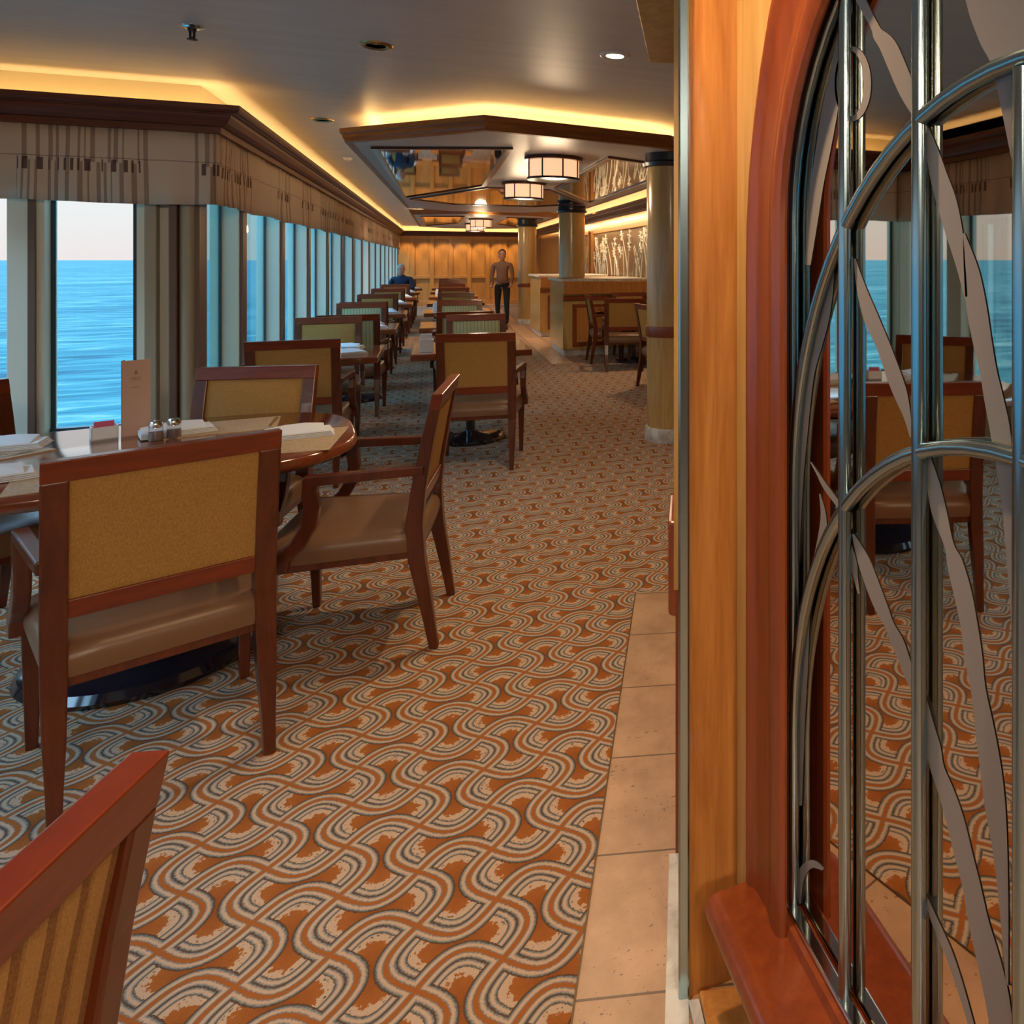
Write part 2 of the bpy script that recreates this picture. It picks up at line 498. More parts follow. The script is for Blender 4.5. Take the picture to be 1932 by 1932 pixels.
# stone strips of the floor (thin slabs laid flush with the carpet)
edge = [(0.243, 1.435), (0.807, 3.172)]
dx, dy = edge[1][0] - edge[0][0], edge[1][1] - edge[0][1]
near = (edge[0][0] - dx * 2.2, edge[0][1] - dy * 2.2)
st = MB().prism([near, (3.4, near[1]), (3.4, 2.55), (0.951, 3.135), edge[1]], -0.02, 0.004)
struct(st.build('trim_1', TRAV))
struct(MB().prism([(1.52, 10.6), (1.80, 10.6), (1.84, 26), (1.60, 26)], -0.02, 0.004).build('trim_2', TRAV))
# brass strip at the carpet edge
ex = Vector((dx, dy)).normalized(); en = Vector((ex.y, -ex.x))
a0 = Vector(near); a1 = Vector(edge[1])
struct(MB().prism([tuple(a0 - en * .004), tuple(a1 - en * .004), tuple(a1), tuple(a0)], -0.01, 0.0065).build('trim_3', mat('edge_strip', (0.12, 0.07, 0.03), 0.4, metal=0.5)[0]))

# ceiling
struct(MB().prism(HULL, ZC, ZC + 0.06).build('ceiling', CEIL))

# window line: plan path of the valance, walking so that the room is on the right
VP = [(-2.45, -3.1), (-2.45, 5.36), (-1.17, 5.36), (-0.92, 26.0)]
crown_prof = [(-0.02, 2.195), (0.035, 2.195), (0.035, 2.232), (0.055, 2.236), (0.075, 2.252), (0.095, 2.282), (0.098, 2.300), (0.14, 2.308), (0.15, 2.322), (0.15, 2.348), (0.125, 2.348), (0.12, 2.30), (-0.02, 2.29)]
struct(sweep(VP, crown_prof).build('trim_4', CROWN))
# shelf of the light trough and the riser behind it
struct(sweep(VP, [(0.04, 2.27), (0.04, 2.285), (-0.19, 2.285), (-0.19, 2.27)]).build('trim_5', CREAM))
struct(sweep(VP, [(-0.14, 2.28), (-0.14, ZC), (-0.19, ZC), (-0.19, 2.28)]).build('trim_6', CREAM))
# cornice on the right hand side
VR = [(2.95, 26.0), (2.95, 6.5), (3.3, 6.0)]
struct(sweep(VR, crown_prof).build('trim_7', CROWN))
struct(sweep(VR, [(-0.14, 2.28), (-0.14, ZC), (-0.19, ZC), (-0.19, 2.28)]).build('trim_8', CREAM))
# end cornice
VE = [(-1.2, 25.6), (3.2, 25.6)]
struct(sweep(VE, crown_prof).build('trim_9', CROWN))
struct(sweep(VE, [(-0.14, 2.28), (-0.14, ZC), (-0.19, ZC), (-0.19, 2.28)]).build('trim_10', CREAM))
# right wall, back wall, far wall
struct(MB().box(3.3, 3.4, -3.2, 26.2, 0, ZC).build('wall_right', OAKFAR))
struct(MB().box(-2.7, 3.4, -3.25, -3.2, 0, ZC).build('wall_back', CHERRY))
struct(MB().box(-1.12, 3.4, 25.8, 25.9, 0, ZC).build('wall_far', OAKFAR))
# stiles of the panelling on the far wall
pn = MB()
for x in [-1.1 + 0.55 * k for k in range(9)]:
    pn.box(x - 0.06, x + 0.06, 25.74, 25.8, 0, 2.28)
pn.box(-1.2, 3.3, 25.75, 25.8, 0.85, 0.95); pn.box(-1.2, 3.3, 25.75, 25.8, 0, 0.15); pn.box(-1.2, 3.3, 25.75, 25.8, 2.1, 2.28)
struct(pn.build('trim_11', OAKFAR, bevel=0.008))

# window wall: low parapet walls, sills
GZ0, GZ1 = 0.45, 2.2
struct(sweep([(-2.62, -3.1), (-2.62, 5.52), (-1.30, 5.52), (-1.05, 26.0)], [(0, 0), (0, GZ0), (-0.1, GZ0), (-0.1, 0)]).build('wall_left', OLIVE))
struct(sweep([(-2.62, -3.1), (-2.62, 5.52), (-1.30, 5.52), (-1.05, 26.0)], [(0.09, GZ0), (0.09, GZ0 + 0.025), (-0.1, GZ0 + 0.025), (-0.1, GZ0)]).build('trim_12', CREAM))
struct(sweep([(-2.62, -3.1), (-2.62, 5.52), (-1.30, 5.52), (-1.05, 26.0)], [(0.03, GZ1), (0.03, ZC), (-0.1, ZC), (-0.1, GZ1)]).build('trim_13', OLIVE))

def side_x(y):        # glass line of the long side
    return -1.30 + (y - 5.52) * 0.25 / 20.5
wn = [0]
def window(p0, p1, m):
    """one window between two plan points: frame with gaskets, pane as its part"""
    wn[0] += 1
    d = Vector((p1[0]-p0[0], p1[1]-p0[1])); L = d.length; d.normalize()
    ang = math.atan2(d.y, d.x)
    M = Matrix.Translation((p0[0], p0[1], 0)) @ Matrix.Rotation(ang, 4, 'Z')
    f = MB()
    t = 0.02
    f.box(0, L, -0.02, 0.02, GZ0 + 0.02, GZ0 + 0.02 + t, M); f.box(0, L, -0.02, 0.02, GZ1 - t, GZ1, M)
    f.box(0, t, -0.007, 0.007, GZ0 + 0.02, GZ1, M); f.box(L - t, L, -0.007, 0.007, GZ0 + 0.02, GZ1, M)
    fo = struct(f.build('window_%d' % wn[0], RUBBER))
    g = MB().box(t, L - t, -0.003, 0.003, GZ0 + 0.03, GZ1 - 0.01, M)
    g.build('pane', m, fo)
    return fo
tn = [20]
def trim(mb, m, **k):
    tn[0] += 1
    return struct(mb.build('trim_%d' % tn[0], m, **k))

# long side: fins every 1.36 m
ys = [6.05 + 1.36 * k for k in range(15)]
prev = 5.62
for y in ys:
    if y > 25.4: break
    xg = side_x(y)
    window((side_x(prev), prev), (xg, y), PANE_T)
    trim(MB().box(xg - 0.06, xg + 0.105, y, y + 0.125, GZ0, GZ1), FINM, bevel=0.004)
    trim(MB().box(xg + 0.105, xg + 0.125, y + 0.012, y + 0.125, GZ0, GZ1), FINB)
    prev = y + 0.125
window((side_x(prev), prev), (side_x(25.7), 25.7), PANE_T)
# bay, end facet (faces the camera)
window((-1.58, 5.52), (-1.97, 5.52), PANE)
trim(MB().box(-2.13, -1.97, 5.44, 5.6, GZ0, GZ1), FINM, bevel=0.004)
trim(MB().box(-2.035, -2.005, 5.42, 5.44, GZ0, GZ1), FINB)
window((-2.13, 5.52), (-2.50, 5.52), PANE)
# corner post of several ribs
trim(MB().box(-1.58, -1.30, 5.50, 5.62, GZ0, GZ1), FINM)
trim(MB().box(-1.53, -1.47, 5.44, 5.50, GZ0, GZ1), OLIVE, bevel=0.006)
trim(MB().box(-1.41, -1.37, 5.42, 5.50, GZ0, GZ1), FINB, bevel=0.006)
trim(MB().lathe([(0.045, GZ0), (0.045, GZ1)], 20, (-1.325, 5.47)), OLIVE, smooth=True)
trim(MB().box(-1.29, -1.265, 5.44, 5.60, GZ0, GZ1), FINB)
# bay corner and bay side
trim(MB().box(-2.66, -2.50, 5.40, 5.60, GZ0, GZ1), OLIVE, bevel=0.006)
y = 5.36
while y > -3.0:
    y0 = y - 0.58
    window((-2.62, y), (-2.62, y0), PANE)
    trim(MB().box(-2.68, -2.52, y0 - 0.17, y0, GZ0, GZ1), OLIVE, bevel=0.006)
    y = y0 - 0.17

# valance: gently pleated cloth, one object per stretch
def valance(p0, p1, name_label, u0):
    d = Vector((p1[0]-p0[0], p1[1]-p0[1])); L = d.length; d.normalize(); n = Vector((d.y, -d.x))
    N = max(24, int(L * 26)); mb = MB(); uvs = []
    zs = [2.205, 2.10, 1.98, 1.86, 1.775]
    for i in range(N + 1):
        s = L * i / N
        q = Vector(p0) + d * s
        for k, z in enumerate(zs):
            a = 0.004 + 0.010 * k / 4
            o = a * math.sin(s * 31.0 + 0.6 * math.sin(s * 3)) + 0.006 * math.sin(s * 7.3 + k)
            if i in (0, N): o = 0
            zz = z + (0.006 * math.sin(s * 5.1) if k == 4 else 0)
            mb.v.append((q.x + n.x * o, q.y + n.y * o, zz)); uvs.append((u0 + s, (z - 1.775) / 0.43))
    m = len(zs)
    for i in range(N):
        for k in range(m - 1):
            mb.f.append((i*m+k, (i+1)*m+k, (i+1)*m+k+1, i*m+k+1))
    o = mb.build('window_valance', VALANCE, smooth=True)
    ul = o.data.uv_layers.new(name='UVMap')
    for lp in o.data.loops: ul.data[lp.index].uv = uvs[lp.vertex_index]
    md = o.modifiers.new('solid', 'SOLIDIFY'); md.thickness = 0.006
    tag(o, name_label, 'valance')
    return o
valance(VP[0], VP[1], 'striped fabric valance over the side windows of the dining bay, seen in the mirror', 0.0)
valance(VP[1], VP[2], 'grey beige fabric valance with brown dashes over the nearest sea windows', 8.35)
valance(VP[2], VP[3], 'long orange brown pleated valance running down the corridor over the windows', 14.0)

# sea
sea = MB(); R = 30000
sea.add([(R * math.cos(2*PI*i/64), R * math.sin(2*PI*i/64), -15.0) for i in range(64)], [tuple(range(64))])
struct(sea.build('sea', SEA))

# ------------------------------------------------------------------ cove lights (inside the troughs)
def cove_lights(path, off, z, power_m, inward=-1, up=1.0, maxlen=6.0):
    line = offset_path(path, off)
    for i in range(len(line) - 1):
        a = Vector(line[i]); b = Vector(line[i+1]); L = (b - a).length; d = (b - a).normalized(); n = Vector((d.y, -d.x)) * inward
        k = max(1, math.ceil(L / maxlen)); seg = L / k
        for j in range(k):
            m = a + d * seg * (j + 0.5)
            area('cove_lamp', (m.x, m.y, z), (n.x, n.y, up), seg * 0.995, 0.03, power_m * seg, COVE, axis=(d.x, d.y, 0))
cove_lights(VP[1:], 0.04, 2.315, 2.3, up=0.35)
cove_lights([VP[0], VP[1]], 0.04, 2.315, 2.3, up=0.35)
cove_lights(VR[:2], 0.04, 2.315, 2.3, up=0.35)
cove_lights(VE, 0.04, 2.315, 2.3, up=0.35)

# ------------------------------------------------------------------ ceiling islands
def island(poly, pmirr, n_light):
    struct(closed_sweep(poly, [(0.0, 2.312), (-0.012, 2.33), (-0.014, 2.352), (-0.03, 2.362), (-0.032, 2.395), (0.02, 2.395), (0.03, 2.33), (0.05, 2.30), (0.0, 2.30)]).build('trim_%d' % n_light, FASCIA))
    inn = offset_closed(poly, 0.04)
    struct(MB().prism(inn, 2.303, 2.325).build('trim_%d' % (n_light + 1), SOFFIT))
    struct(closed_sweep(offset_closed(poly, 0.30), [(0, 2.325), (0, ZC), (0.03, ZC), (0.03, 2.325)]).build('trim_%d' % (n_light + 2), CREAM))
    # lamps lying on the island, washing the ceiling and the riser
    q = offset_closed(poly, 0.12)
    for i in range(len(q)):
        a = Vector(q[i]); b = Vector(q[(i+1) % len(q)]); L = (b - a).length; d = (b - a).normalized(); n = Vector((d.y, -d.x))
        m = (a + b) / 2
        area('cove_lamp', (m.x, m.y, 2.345), (n.x, n.y, 0.8), L * 0.97, 0.03, 2.7 * L, COVE, axis=(d.x, d.y, 0))

def offset_closed(poly, off):
    out = []; n = len(poly)
    for i in range(n):
        a, p, b = poly[i-1], poly[i], poly[(i+1) % n]
        d1 = Vector((p[0]-a[0], p[1]-a[1])).normalized(); d2 = Vector((b[0]-p[0], b[1]-p[1])).normalized()
        n1 = Vector((d1.y, -d1.x)); n2 = Vector((d2.y, -d2.x)); nn = (n1 + n2).normalized(); k = 1 / max(0.3, nn.dot(n1))
        out.append((p[0] + nn.x * off * k, p[1] + nn.y * off * k))
    return out

ISL1 = [(-0.575, 6.145), (-0.38, 13.5), (0.3, 14.2), (1.5, 14.2), (2.35, 13.2), (2.35, 6.3), (1.64, 5.47), (0.32, 5.2)]
island(ISL1, None, 201)
ISL2 = [(-0.36, 15.5), (-0.30, 21.0), (0.3, 21.8), (1.5, 21.8), (2.3, 21.0), (2.3, 15.4), (1.7, 15.0), (0.6, 14.85)]
island(ISL2, None, 211)

def ceiling_mirror(poly, label):
    t = thing('ceiling_mirror', label, 'mirror', (0, 0, 0), 0, 'mirror panels in the ceiling')
    MB().prism(poly, 2.296, 2.302).build('mirror_glass', MIRRORC, t)
    MB().add(*ring(poly, 0.0, 0.045, 2.285, 2.303)).build('frame', MAHOG, t)
def ring(poly, o0, o1, z0, z1):
    a = offset_closed(poly, o0); b = offset_closed(poly, o1); n = len(poly)
    vs = [(p[0], p[1], z0) for p in a] + [(p[0], p[1], z0) for p in b] + [(p[0], p[1], z1) for p in a] + [(p[0], p[1], z1) for p in b]
    fs = []
    for i in range(n):
        j = (i + 1) % n
        fs += [(i, j, n + j, n + i), (2*n+i, 2*n+j, 3*n+j, 3*n+i), (i, j, 2*n+j, 2*n+i), (n+i, n+j, 3*n+j, 3*n+i)]
    return vs, fs
ceiling_mirror([(-0.42, 6.33), (-0.34, 11.25), (0.56, 9.05), (0.56, 5.92)], 'large mirror panel left of the drum lamps in the nearer lowered ceiling')
ceiling_mirror([(-0.28, 11.5), (0.3, 12.3), (1.5, 12.3), (2.1, 11.4), (1.29, 9.25), (0.59, 9.25)], 'mirror panel behind the second drum lamp in the nearer lowered ceiling')
ceiling_mirror([(1.32, 6.1), (1.32, 9.05), (2.13, 11.1), (2.13, 6.55)], 'mirror panel right of the drum lamps beside the column capital')
ceiling_mirror([(-0.2, 15.9), (-0.15, 20.4), (0.58, 18.5), (0.58, 15.6)], 'left mirror panel in the far lowered ceiling')
ceiling_mirror([(1.35, 15.6), (1.35, 18.5), (2.1, 20.4), (2.1, 15.9)], 'right mirror panel in the far lowered ceiling')

def drum_lamp(loc, label, group='drum ceiling lamps'):
    t = thing('drum_lamp', label, 'lamp', loc, 0.2, group)
    MB().lathe([(0.205, -0.02), (0.235, -0.018), (0.235, 0.008), (0.0, 0.012)], 40).build('top_rim', MAHOG, t, smooth=True)
    MB().lathe([(0.0, -0.165), (0.195, -0.165), (0.205, -0.155), (0.205, -0.015)], 40).build('lamp_shade', SHADE, t, smooth=True)
    for k in range(8):
        M = Matrix.Rotation(2 * PI * k / 8, 4, 'Z')
        MB().box(0.200, 0.213, -0.005, 0.005, -0.165, -0.01, M).build('rib', DARKMET, t)
    MB().lathe([(0.198, -0.178), (0.214, -0.178), (0.214, -0.160), (0.198, -0.160)], 40).build('bottom_rim', DARKMET, t, smooth=True)
    return t
dl = drum_lamp((0.93, 6.40, 2.292), 'larger looking lit drum lamp, nearest on the lowered ceiling')
dup(dl, (0.93, 8.62, 2.292), 0.2, 'lit drum lamp second from the camera, behind the nearest drum lamp')
dup(dl, (0.93, 16.6, 2.292), 0.2, 'lit drum lamp on the far lowered ceiling, nearer of its pair')
dup(dl, (0.93, 18.8, 2.292), 0.2, 'lit drum lamp on the far lowered ceiling, farther of its pair')

def downlight(loc, label, lit):
    t = thing('downlight', label, 'ceiling light', loc, 0, 'recessed ceiling downlights')
    MB().lathe([(0.045, -0.004), (0.062, -0.010), (0.075, -0.006), (0.078, 0.0), (0.045, 0.0)], 32).build('trim_ring', BRASS if not lit else WHITE, t, smooth=True)
    MB().lathe([(0.046, -0.004), (0.03, -0.0035), (0.0, -0.003)][::-1], 24).build('lens', GLOW if lit else DARKMET, t)
    return t
downlight((0.857, 3.80, ZC), 'lit round downlight beside the wooden beam', True)
downlight((-0.25, 4.10, ZC), 'unlit brass ringed downlight in the middle of the near ceiling', False)
downlight((-0.75, 6.45, ZC), 'small unlit brass ringed downlight near the glowing window cove', False)
t = thing('smoke_detector', 'small white ceiling detector between cove and far lowered ceiling', 'detector', (-0.79, 8.75, ZC))
MB().lathe([(0.0, -0.03), (0.025, -0.028), (0.04, -0.012), (0.045, 0)], 20).build('housing', WHITE, t, smooth=True)
t = thing('sprinkler', 'dark sprinkler head hanging from the near ceiling above the dining bay', 'sprinkler', (-0.98, 4.10, ZC))
MB().lathe([(0.0, -0.012), (0.03, -0.012), (0.045, -0.004), (0.045, 0)], 24).build('flange', CHROME, t, smooth=True)
MB().lathe([(0.006, -0.06), (0.012, -0.055), (0.013, -0.03), (0.02, -0.012)], 16).build('body', DARKMET, t, smooth=True)
MB().lathe([(0.0, -0.066), (0.02, -0.064), (0.02, -0.06), (0.0, -0.06)], 16).build('deflector', DARKMET, t)

# light of the ceiling lamps, plus added fill spots behind the camera
spot('downlight_and_fill', (0.857, 3.80, 2.47), 55, WARM, 120, 0.9)
for (x, y, p, a) in [(0.18, 1.2, 60, 104), (0.2, -0.6, 56, 130), (0.35, 3.2, 30, 120),
                     (-0.25, 7.1, 60, 76), (-0.15, 8.0, 24, 150), (-0.15, 9.9, 34, 150), (-0.15, 14.5, 34, 150), (-0.12, 16.8, 34, 150), (-0.1, 19.1, 34, 150), (-0.1, 21.4, 34, 150),
                     (1.72, 7.63, 200, 34), (-0.05, 8.6, 50, 140), (-0.1, 12.0, 60, 140), (1.1, 10.4, 90, 140), (0.9, 14.7, 90, 140), (2.75, 9.2, 60, 130), (2.7, 14.2, 60, 130), (0.9, 23.0, 60, 140)]:
    spot('downlight_and_fill', (x, y, 2.47), p, (1.0, 0.64, 0.34) if y < 2 else WARM, a, 0.9)
spot('downlight_and_fill', (0.1, -2.2, 2.45), 170, (1.0, 0.80, 0.60), 110, 1.0, (-0.4, 3.0, 1.0), 0.25)  # unseen spot added behind the camera to brighten surfaces that face it
spot('downlight_and_fill', (-1.3, -2.2, 2.45), 70, (1.0, 0.80, 0.60), 110, 1.0, (-0.9, 3.5, 1.2), 0.25)  # second added fill spot, aimed into the dining bay
for k in range(7):
    x = -0.75 + 0.55 * k
    spot('wall_wash_lamp', (x, 25.25, 2.40), 34, (1.0, 0.60, 0.24), 62, 0.5, (x, 25.8, 1.1))
for y in (6.40, 8.62, 16.6, 18.8):
    l = bpy.data.lights.new('drum_lamp_glow', 'POINT'); l.energy = 14; l.color = WARM; l.shadow_soft_size = 0.12
    o = bpy.data.objects.new('drum_lamp_glow', l); o.location = (0.93, y, 2.02); C.objects.link(o)

# ------------------------------------------------------------------ mirror partition on the right
MX = 0.60                                # mirror plane
AC = 0.624                                # arch axis (Y)
def ell(a, b, z0, n=28):                 # from the far side (large Y) over the crown to the near side
    return [(AC + a * math.cos(PI * k / n), z0 + b * math.sin(PI * k / n)) for k in range(n + 1)]
outer = [(AC + 0.686, 0.26)] + [(AC + 0.686, z) for z in (0.6, 1.0)] + ell(0.686, 0.88, 1.42) + [(AC - 0.686, z) for z in (1.0, 0.6, 0.26)]
inner = [(AC + 0.538, 0.26)] + [(AC + 0.538, z) for z in (0.6, 1.0)] + ell(0.538, 0.477, 1.517) + [(AC - 0.538, z) for z in (1.0, 0.6, 0.26)]
pw = MB()
oe = ell(0.676, 0.87, 1.42)
for i in range(len(oe) - 1):
    (ya, za), (yb, zb) = oe[i], oe[i+1]
    pw.prism_axis([(ya, za), (yb, zb), (yb, ZC), (ya, ZC)], 0.56, 0.75)
pw.box(0.56, 0.75, AC + 0.676, 1.388, 0, ZC)
pw.box(0.56, 0.75, -1.6, AC - 0.676, 0, ZC)
pw.box(0.56, 0.75, AC - 0.676, AC + 0.676, 0, 0.25)
pw.box(0.64, 0.75, AC - 0.69, AC + 0.69, 0.25, 2.34)
struct(pw.build('wall_partition', MAPLE))
# the angled end of the partition
fx = lambda d, o=0.0: (0.458 + ex.x * d - en.x * o, 1.388 + ex.y * d - en.y * o)   # along its left face
struct(MB().prism([fx(0), (0.80, 1.388), (1.05, 2.5), fx(1.25)], 0, ZC).build('wall_partition_end', CHERRY, bevel=0.003))
struct(MB().prism([fx(-0.01, 0.020), fx(-0.01, -0.002), fx(0.012, -0.002), fx(0.012, 0.020)], 0.0, ZC).build('trim_301', STEEL, bevel=0.004))
struct(MB().prism([fx(0.35, 0.0), fx(0.35, 0.030), fx(1.25, 0.030), fx(1.25, 0)], 0.0, 0.65).build('trim_302', REDWOOD))
struct(MB().prism([fx(0.35, 0.0), fx(0.35, 0.034), fx(1.25, 0.034), fx(1.25, 0)], 0.65, ZC).build('trim_303', MAPLE))
struct(MB().prism([fx(0.42, 0.02), fx(0.44, 0.050), fx(0.66, 0.050), fx(0.68, 0.02)], 0.545, 0.785).build('trim_304', REDWOOD, bevel=0.008))
struct(MB().prism([fx(-0.06, 0.045), fx(-0.06, 0.0), fx(0.35, 0.0), fx(0.35, 0.045)], 0.0, 0.012).build('trim_305', MARBLE))
struct(MB().prism([fx(-0.30, -0.075), fx(-0.012, -0.02), fx(-0.012, -0.11), (0.70, 0.9)], 0.0, 0.03).build('trim_306', CHERRY, bevel=0.004))
struct(MB().prism([fx(-0.30, -0.055), fx(-0.02, -0.0), fx(-0.02, -0.02), fx(-0.30, -0.075)], 0.0, 0.02).build('trim_307', MARBLE))
# beam over the passage
struct(MB().prism([(0.803, 2.94), (0.36, 1.62), (0.62, 1.50), (1.15, 2.85)], 2.25, ZC).build('trim_308', MAPLE, bevel=0.003))

mir = thing('arched_mirror', 'tall arched mirror with etched grasses in a red wooden frame on the partition', 'mirror', (0, 0, 0))
mp = MB(); poly = inner_big = [(AC + 0.60, 0.25)] + ell(0.60, 0.54, 1.517) + [(AC - 0.60, 0.25)]
mp.prism_axis(poly, MX, MX + 0.008)
mp.build('mirror_glass', MIRROR, mir)
# moulded frame: profile lofted between the inner and the outer arch
prof = [(0.0, 0.562), (0.0, 0.552), (0.03, 0.545), (0.09, 0.541), (0.15, 0.543), (0.20, 0.549), (0.30, 0.552), (0.55, 0.553), (0.68, 0.552), (0.74, 0.547), (0.82, 0.545), (0.92, 0.546), (0.98, 0.550), (1.0, 0.558), (0.98, 0.564), (0.72, 0.570), (0.72, 0.599)]
fm = MB(); secs = []
for (yo, zo), (yi, zi) in zip(outer, inner):
    secs.append([(x, yo + (yi - yo) * u_, zo + (zi - zo) * u_) for u_, x in prof])
secs_back = [s + [(0.62, s[-1][1], s[-1][2]), (0.62, s[0][1], s[0][2])] for s in secs]
fm.sections(secs_back)
fm.build('frame', REDWOOD, mir, smooth=True)
sl = MB().prism_axis  # sill: profile in x/z swept along y
sill = MB()
sp_ = [(0.60, 0.255), (0.60, 0.292), (0.566, 0.288), (0.562, 0.272), (0.505, 0.268), (0.49, 0.272), (0.474, 0.268), (0.464, 0.258), (0.460, 0.243), (0.464, 0.228), (0.478, 0.218), (0.56, 0.214)]
sill.sections([[(x, yy, z) for x, z in sp_] for yy in (1.30, AC - 0.72)])
sill.build('sill', REDWOOD, mir, smooth=True)
MB().box(0.574, 0.596, AC - 0.58, AC + 0.58, 0.290, 0.300).build('bottom_rail', CHROME, mir, bevel=0.003)

# etching: blades and curls of frosted glass, drawn on the mirror plane
TH = YAW
def mpt(px, py):
    a = math.atan((px - 1449) / 1400.0) + TH
    X = 0.5985; Y = X / math.tan(a)
    d = X * math.sin(TH) + Y * math.cos(TH)
    return Y, H + (490 - py) * d / 1400.0
BL = [
 [(1617,-30,14),(1622,-5,18),(1650,50,16),(1658,66,24),(1674,85,32),(1692,125,34),(1712,175,30),(1730,228,5)],
 [(1745,235,6),(1757,280,22),(1770,330,32),(1785,380,38),(1800,440,32),(1812,500,18),(1822,560,6)],
 [(1818,440,3),(1832,510,28),(1842,580,38),(1852,640,36),(1864,700,32),(1874,750,36),(1886,810,38),(1895,880,32),(1902,950,25),(1906,1060,14),(1910,1180,4)],
 [(1612,488,3),(1625,545,18),(1643,600,28),(1665,650,26),(1683,700,28),(1698,742,26),(1711,785,14),(1718,825,3)],
 [(1751,862,8),(1760,912,24),(1772,968,28),(1790,1028,18),(1801,1062,30),(1816,1120,34),(1828,1180,32),(1836,1240,34),(1845,1300,28),(1858,1380,36),(1870,1460,40),(1878,1530,38),(1886,1600,28),(1893,1700,18),(1900,1860,4)],
 [(1744,1310,3),(1752,1370,20),(1760,1410,28),(1768,1450,26),(1785,1495,30),(1802,1550,34),(1818,1615,34),(1832,1670,34),(1846,1740,38),(1864,1810,44),(1880,1880,46),(1892,1960,42)],
 [(1744,1685,3),(1762,1735,13),(1790,1800,15),(1815,1875,13),(1835,1945,11)],
 [(1609,1008,4),(1628,1055,22),(1648,1110,26),(1664,1150,24),(1678,1180,18),(1692,1210,24),(1704,1240,22),(1722,1290,18),(1745,1340,8)],
 [(1529,872,2),(1542,893,5),(1558,920,10),(1584,955,10)],
 [(1546,932,2),(1553,970,10),(1551,1010,15),(1540,1060,14),(1528,1100,10),(1514,1155,4)],
 [(1594,15,6),(1586,80,18),(1576,150,26),(1565,210,30),(1553,280,28),(1541,350,24),(1532,420,20),(1524,500,10)],
 [(1572,470,4),(1562,540,20),(1552,600,24),(1540,650,22),(1527,700,20),(1518,760,22),(1512,840,18),(1508,940,10),(1506,1060,4)],
 [(1530,1100,3),(1522,1180,10),(1516,1260,16),(1511,1350,16),(1510,1430,12),(1510,1520,5)],
 [(1506,1705,10),(1508,1665,14),(1517,1640,16),(1533,1630,15),(1553,1640,6)],
 [(1605,1030,3),(1610,1060,12),(1614,1090,8),(1620,1120,4)],
 [(1858,-40,90),(1880,10,110),(1905,60,120),(1918,105,105),(1922,160,84),(1925,220,66),(1928,290,44),(1932,370,18)],
]
cir = []
for k in range(29):
    a = -PI / 2 + 2 * PI * k / 28 * 0.96
    cir.append((1606 + 30 * math.cos(a), 158 + 66 * math.sin(a), 9 + 5 * math.cos(a)))
BL.append(cir)
et = MB()
for b in BL:
    # smooth the centre line
    pts = []
    for i in range(len(b) - 1):
        p0 = b[max(0, i-1)]; p1 = b[i]; p2 = b[i+1]; p3 = b[min(len(b)-1, i+2)]
        for s in range(4):
            t_ = s / 4.0
            pts.append(tuple(0.5 * ((2*p1[k]) + (-p0[k]+p2[k])*t_ + (2*p0[k]-5*p1[k]+4*p2[k]-p3[k])*t_*t_ + (-p0[k]+3*p1[k]-3*p2[k]+p3[k])*t_**3) for k in range(3)))
    pts.append(b[-1])
    q = []
    for i, (x, y_, w_) in enumerate(pts):
        a = pts[max(0, i-1)]; c = pts[min(len(pts)-1, i+1)]
        tx, ty = c[0]-a[0], c[1]-a[1]; L = math.hypot(tx, ty) or 1
        nx, ny = -ty / L, tx / L
        q.append((mpt(x + nx*w_/2, y_ + ny*w_/2), mpt(x - nx*w_/2, y_ - ny*w_/2)))
    n0 = len(et.v)
    for (l, r) in q:
        et.v.append((MX - 0.0012, l[0], l[1])); et.v.append((MX - 0.0012, r[0], r[1]))
    for i in range(len(q) - 1):
        k = n0 + 2 * i
        et.f.append((k, k+1, k+3, k+2))
# keep the etching inside the frame
et.build('etching', ETCH, mir)

gr = thing('iron_grille', 'grey metal grille of upright bars and interlaced arches in front of the mirror', 'grille', (0, 0, 0))
GXc = 0.5880; br = 0.0105
MB().tube([(GXc, y, z) for y, z in [(AC+0.564, 0.30), (AC+0.564, 1.0)] + ell(0.564, 0.495, 1.519) + [(AC-0.564, 1.0), (AC-0.564, 0.30)]], br, 12).build('outer_arch', STEEL, gr, smooth=True)
for z0 in (0.594, 1.033):
    pts = [(GXc, AC + 0.564 * math.cos(PI * k / 40), z0 + 0.638 * math.sin(PI * k / 40)) for k in range(41)]
    MB().tube(pts, br, 12).build('inner_arch', STEEL, gr, smooth=True)
for yb in (AC + 0.382, AC + 0.188, AC, AC - 0.188, AC - 0.382):
    top = 1.519 + 0.495 * math.sqrt(1 - ((yb - AC) / 0.564) ** 2)
    if abs(yb - AC) < 0.01: top = 1.66
    MB().tube([(GXc - 0.001, yb, 0.300), (GXc - 0.001, yb, top)], br, 12).build('upright_bar', STEEL, gr, smooth=True)

# ------------------------------------------------------------------ columns
def column(loc, label):
    t = thing('column', label, 'column', loc, 0, 'round maple columns')
    MB().lathe([(0.195, 0.10), (0.200, 0.95), (0.200, 2.28)], 40).build('shaft', MAPLE, t, smooth=True)
    MB().lathe([(0.215, 0.0), (0.215, 0.095), (0.205, 0.11), (0.195, 0.11)], 40).build('base', MARBLE, t, smooth=True)
    MB().lathe([(0.195, 0.83), (0.209, 0.835), (0.213, 0.875), (0.209, 0.915), (0.195, 0.92)], 40).build('band', REDWOOD, t, smooth=True)
    MB().lathe([(0.195, 2.19), (0.225, 2.20), (0.235, 2.225), (0.215, 2.24), (0.215, 2.30)], 40).build('capital', DARKMET, t, smooth=True)
    return t
col = column((1.78, 5.84, 0), 'nearest round column, standing beside the mirror partition')
dup(col, (1.97, 17.6, 0), 0, 'round column at the far end past the serving counters')
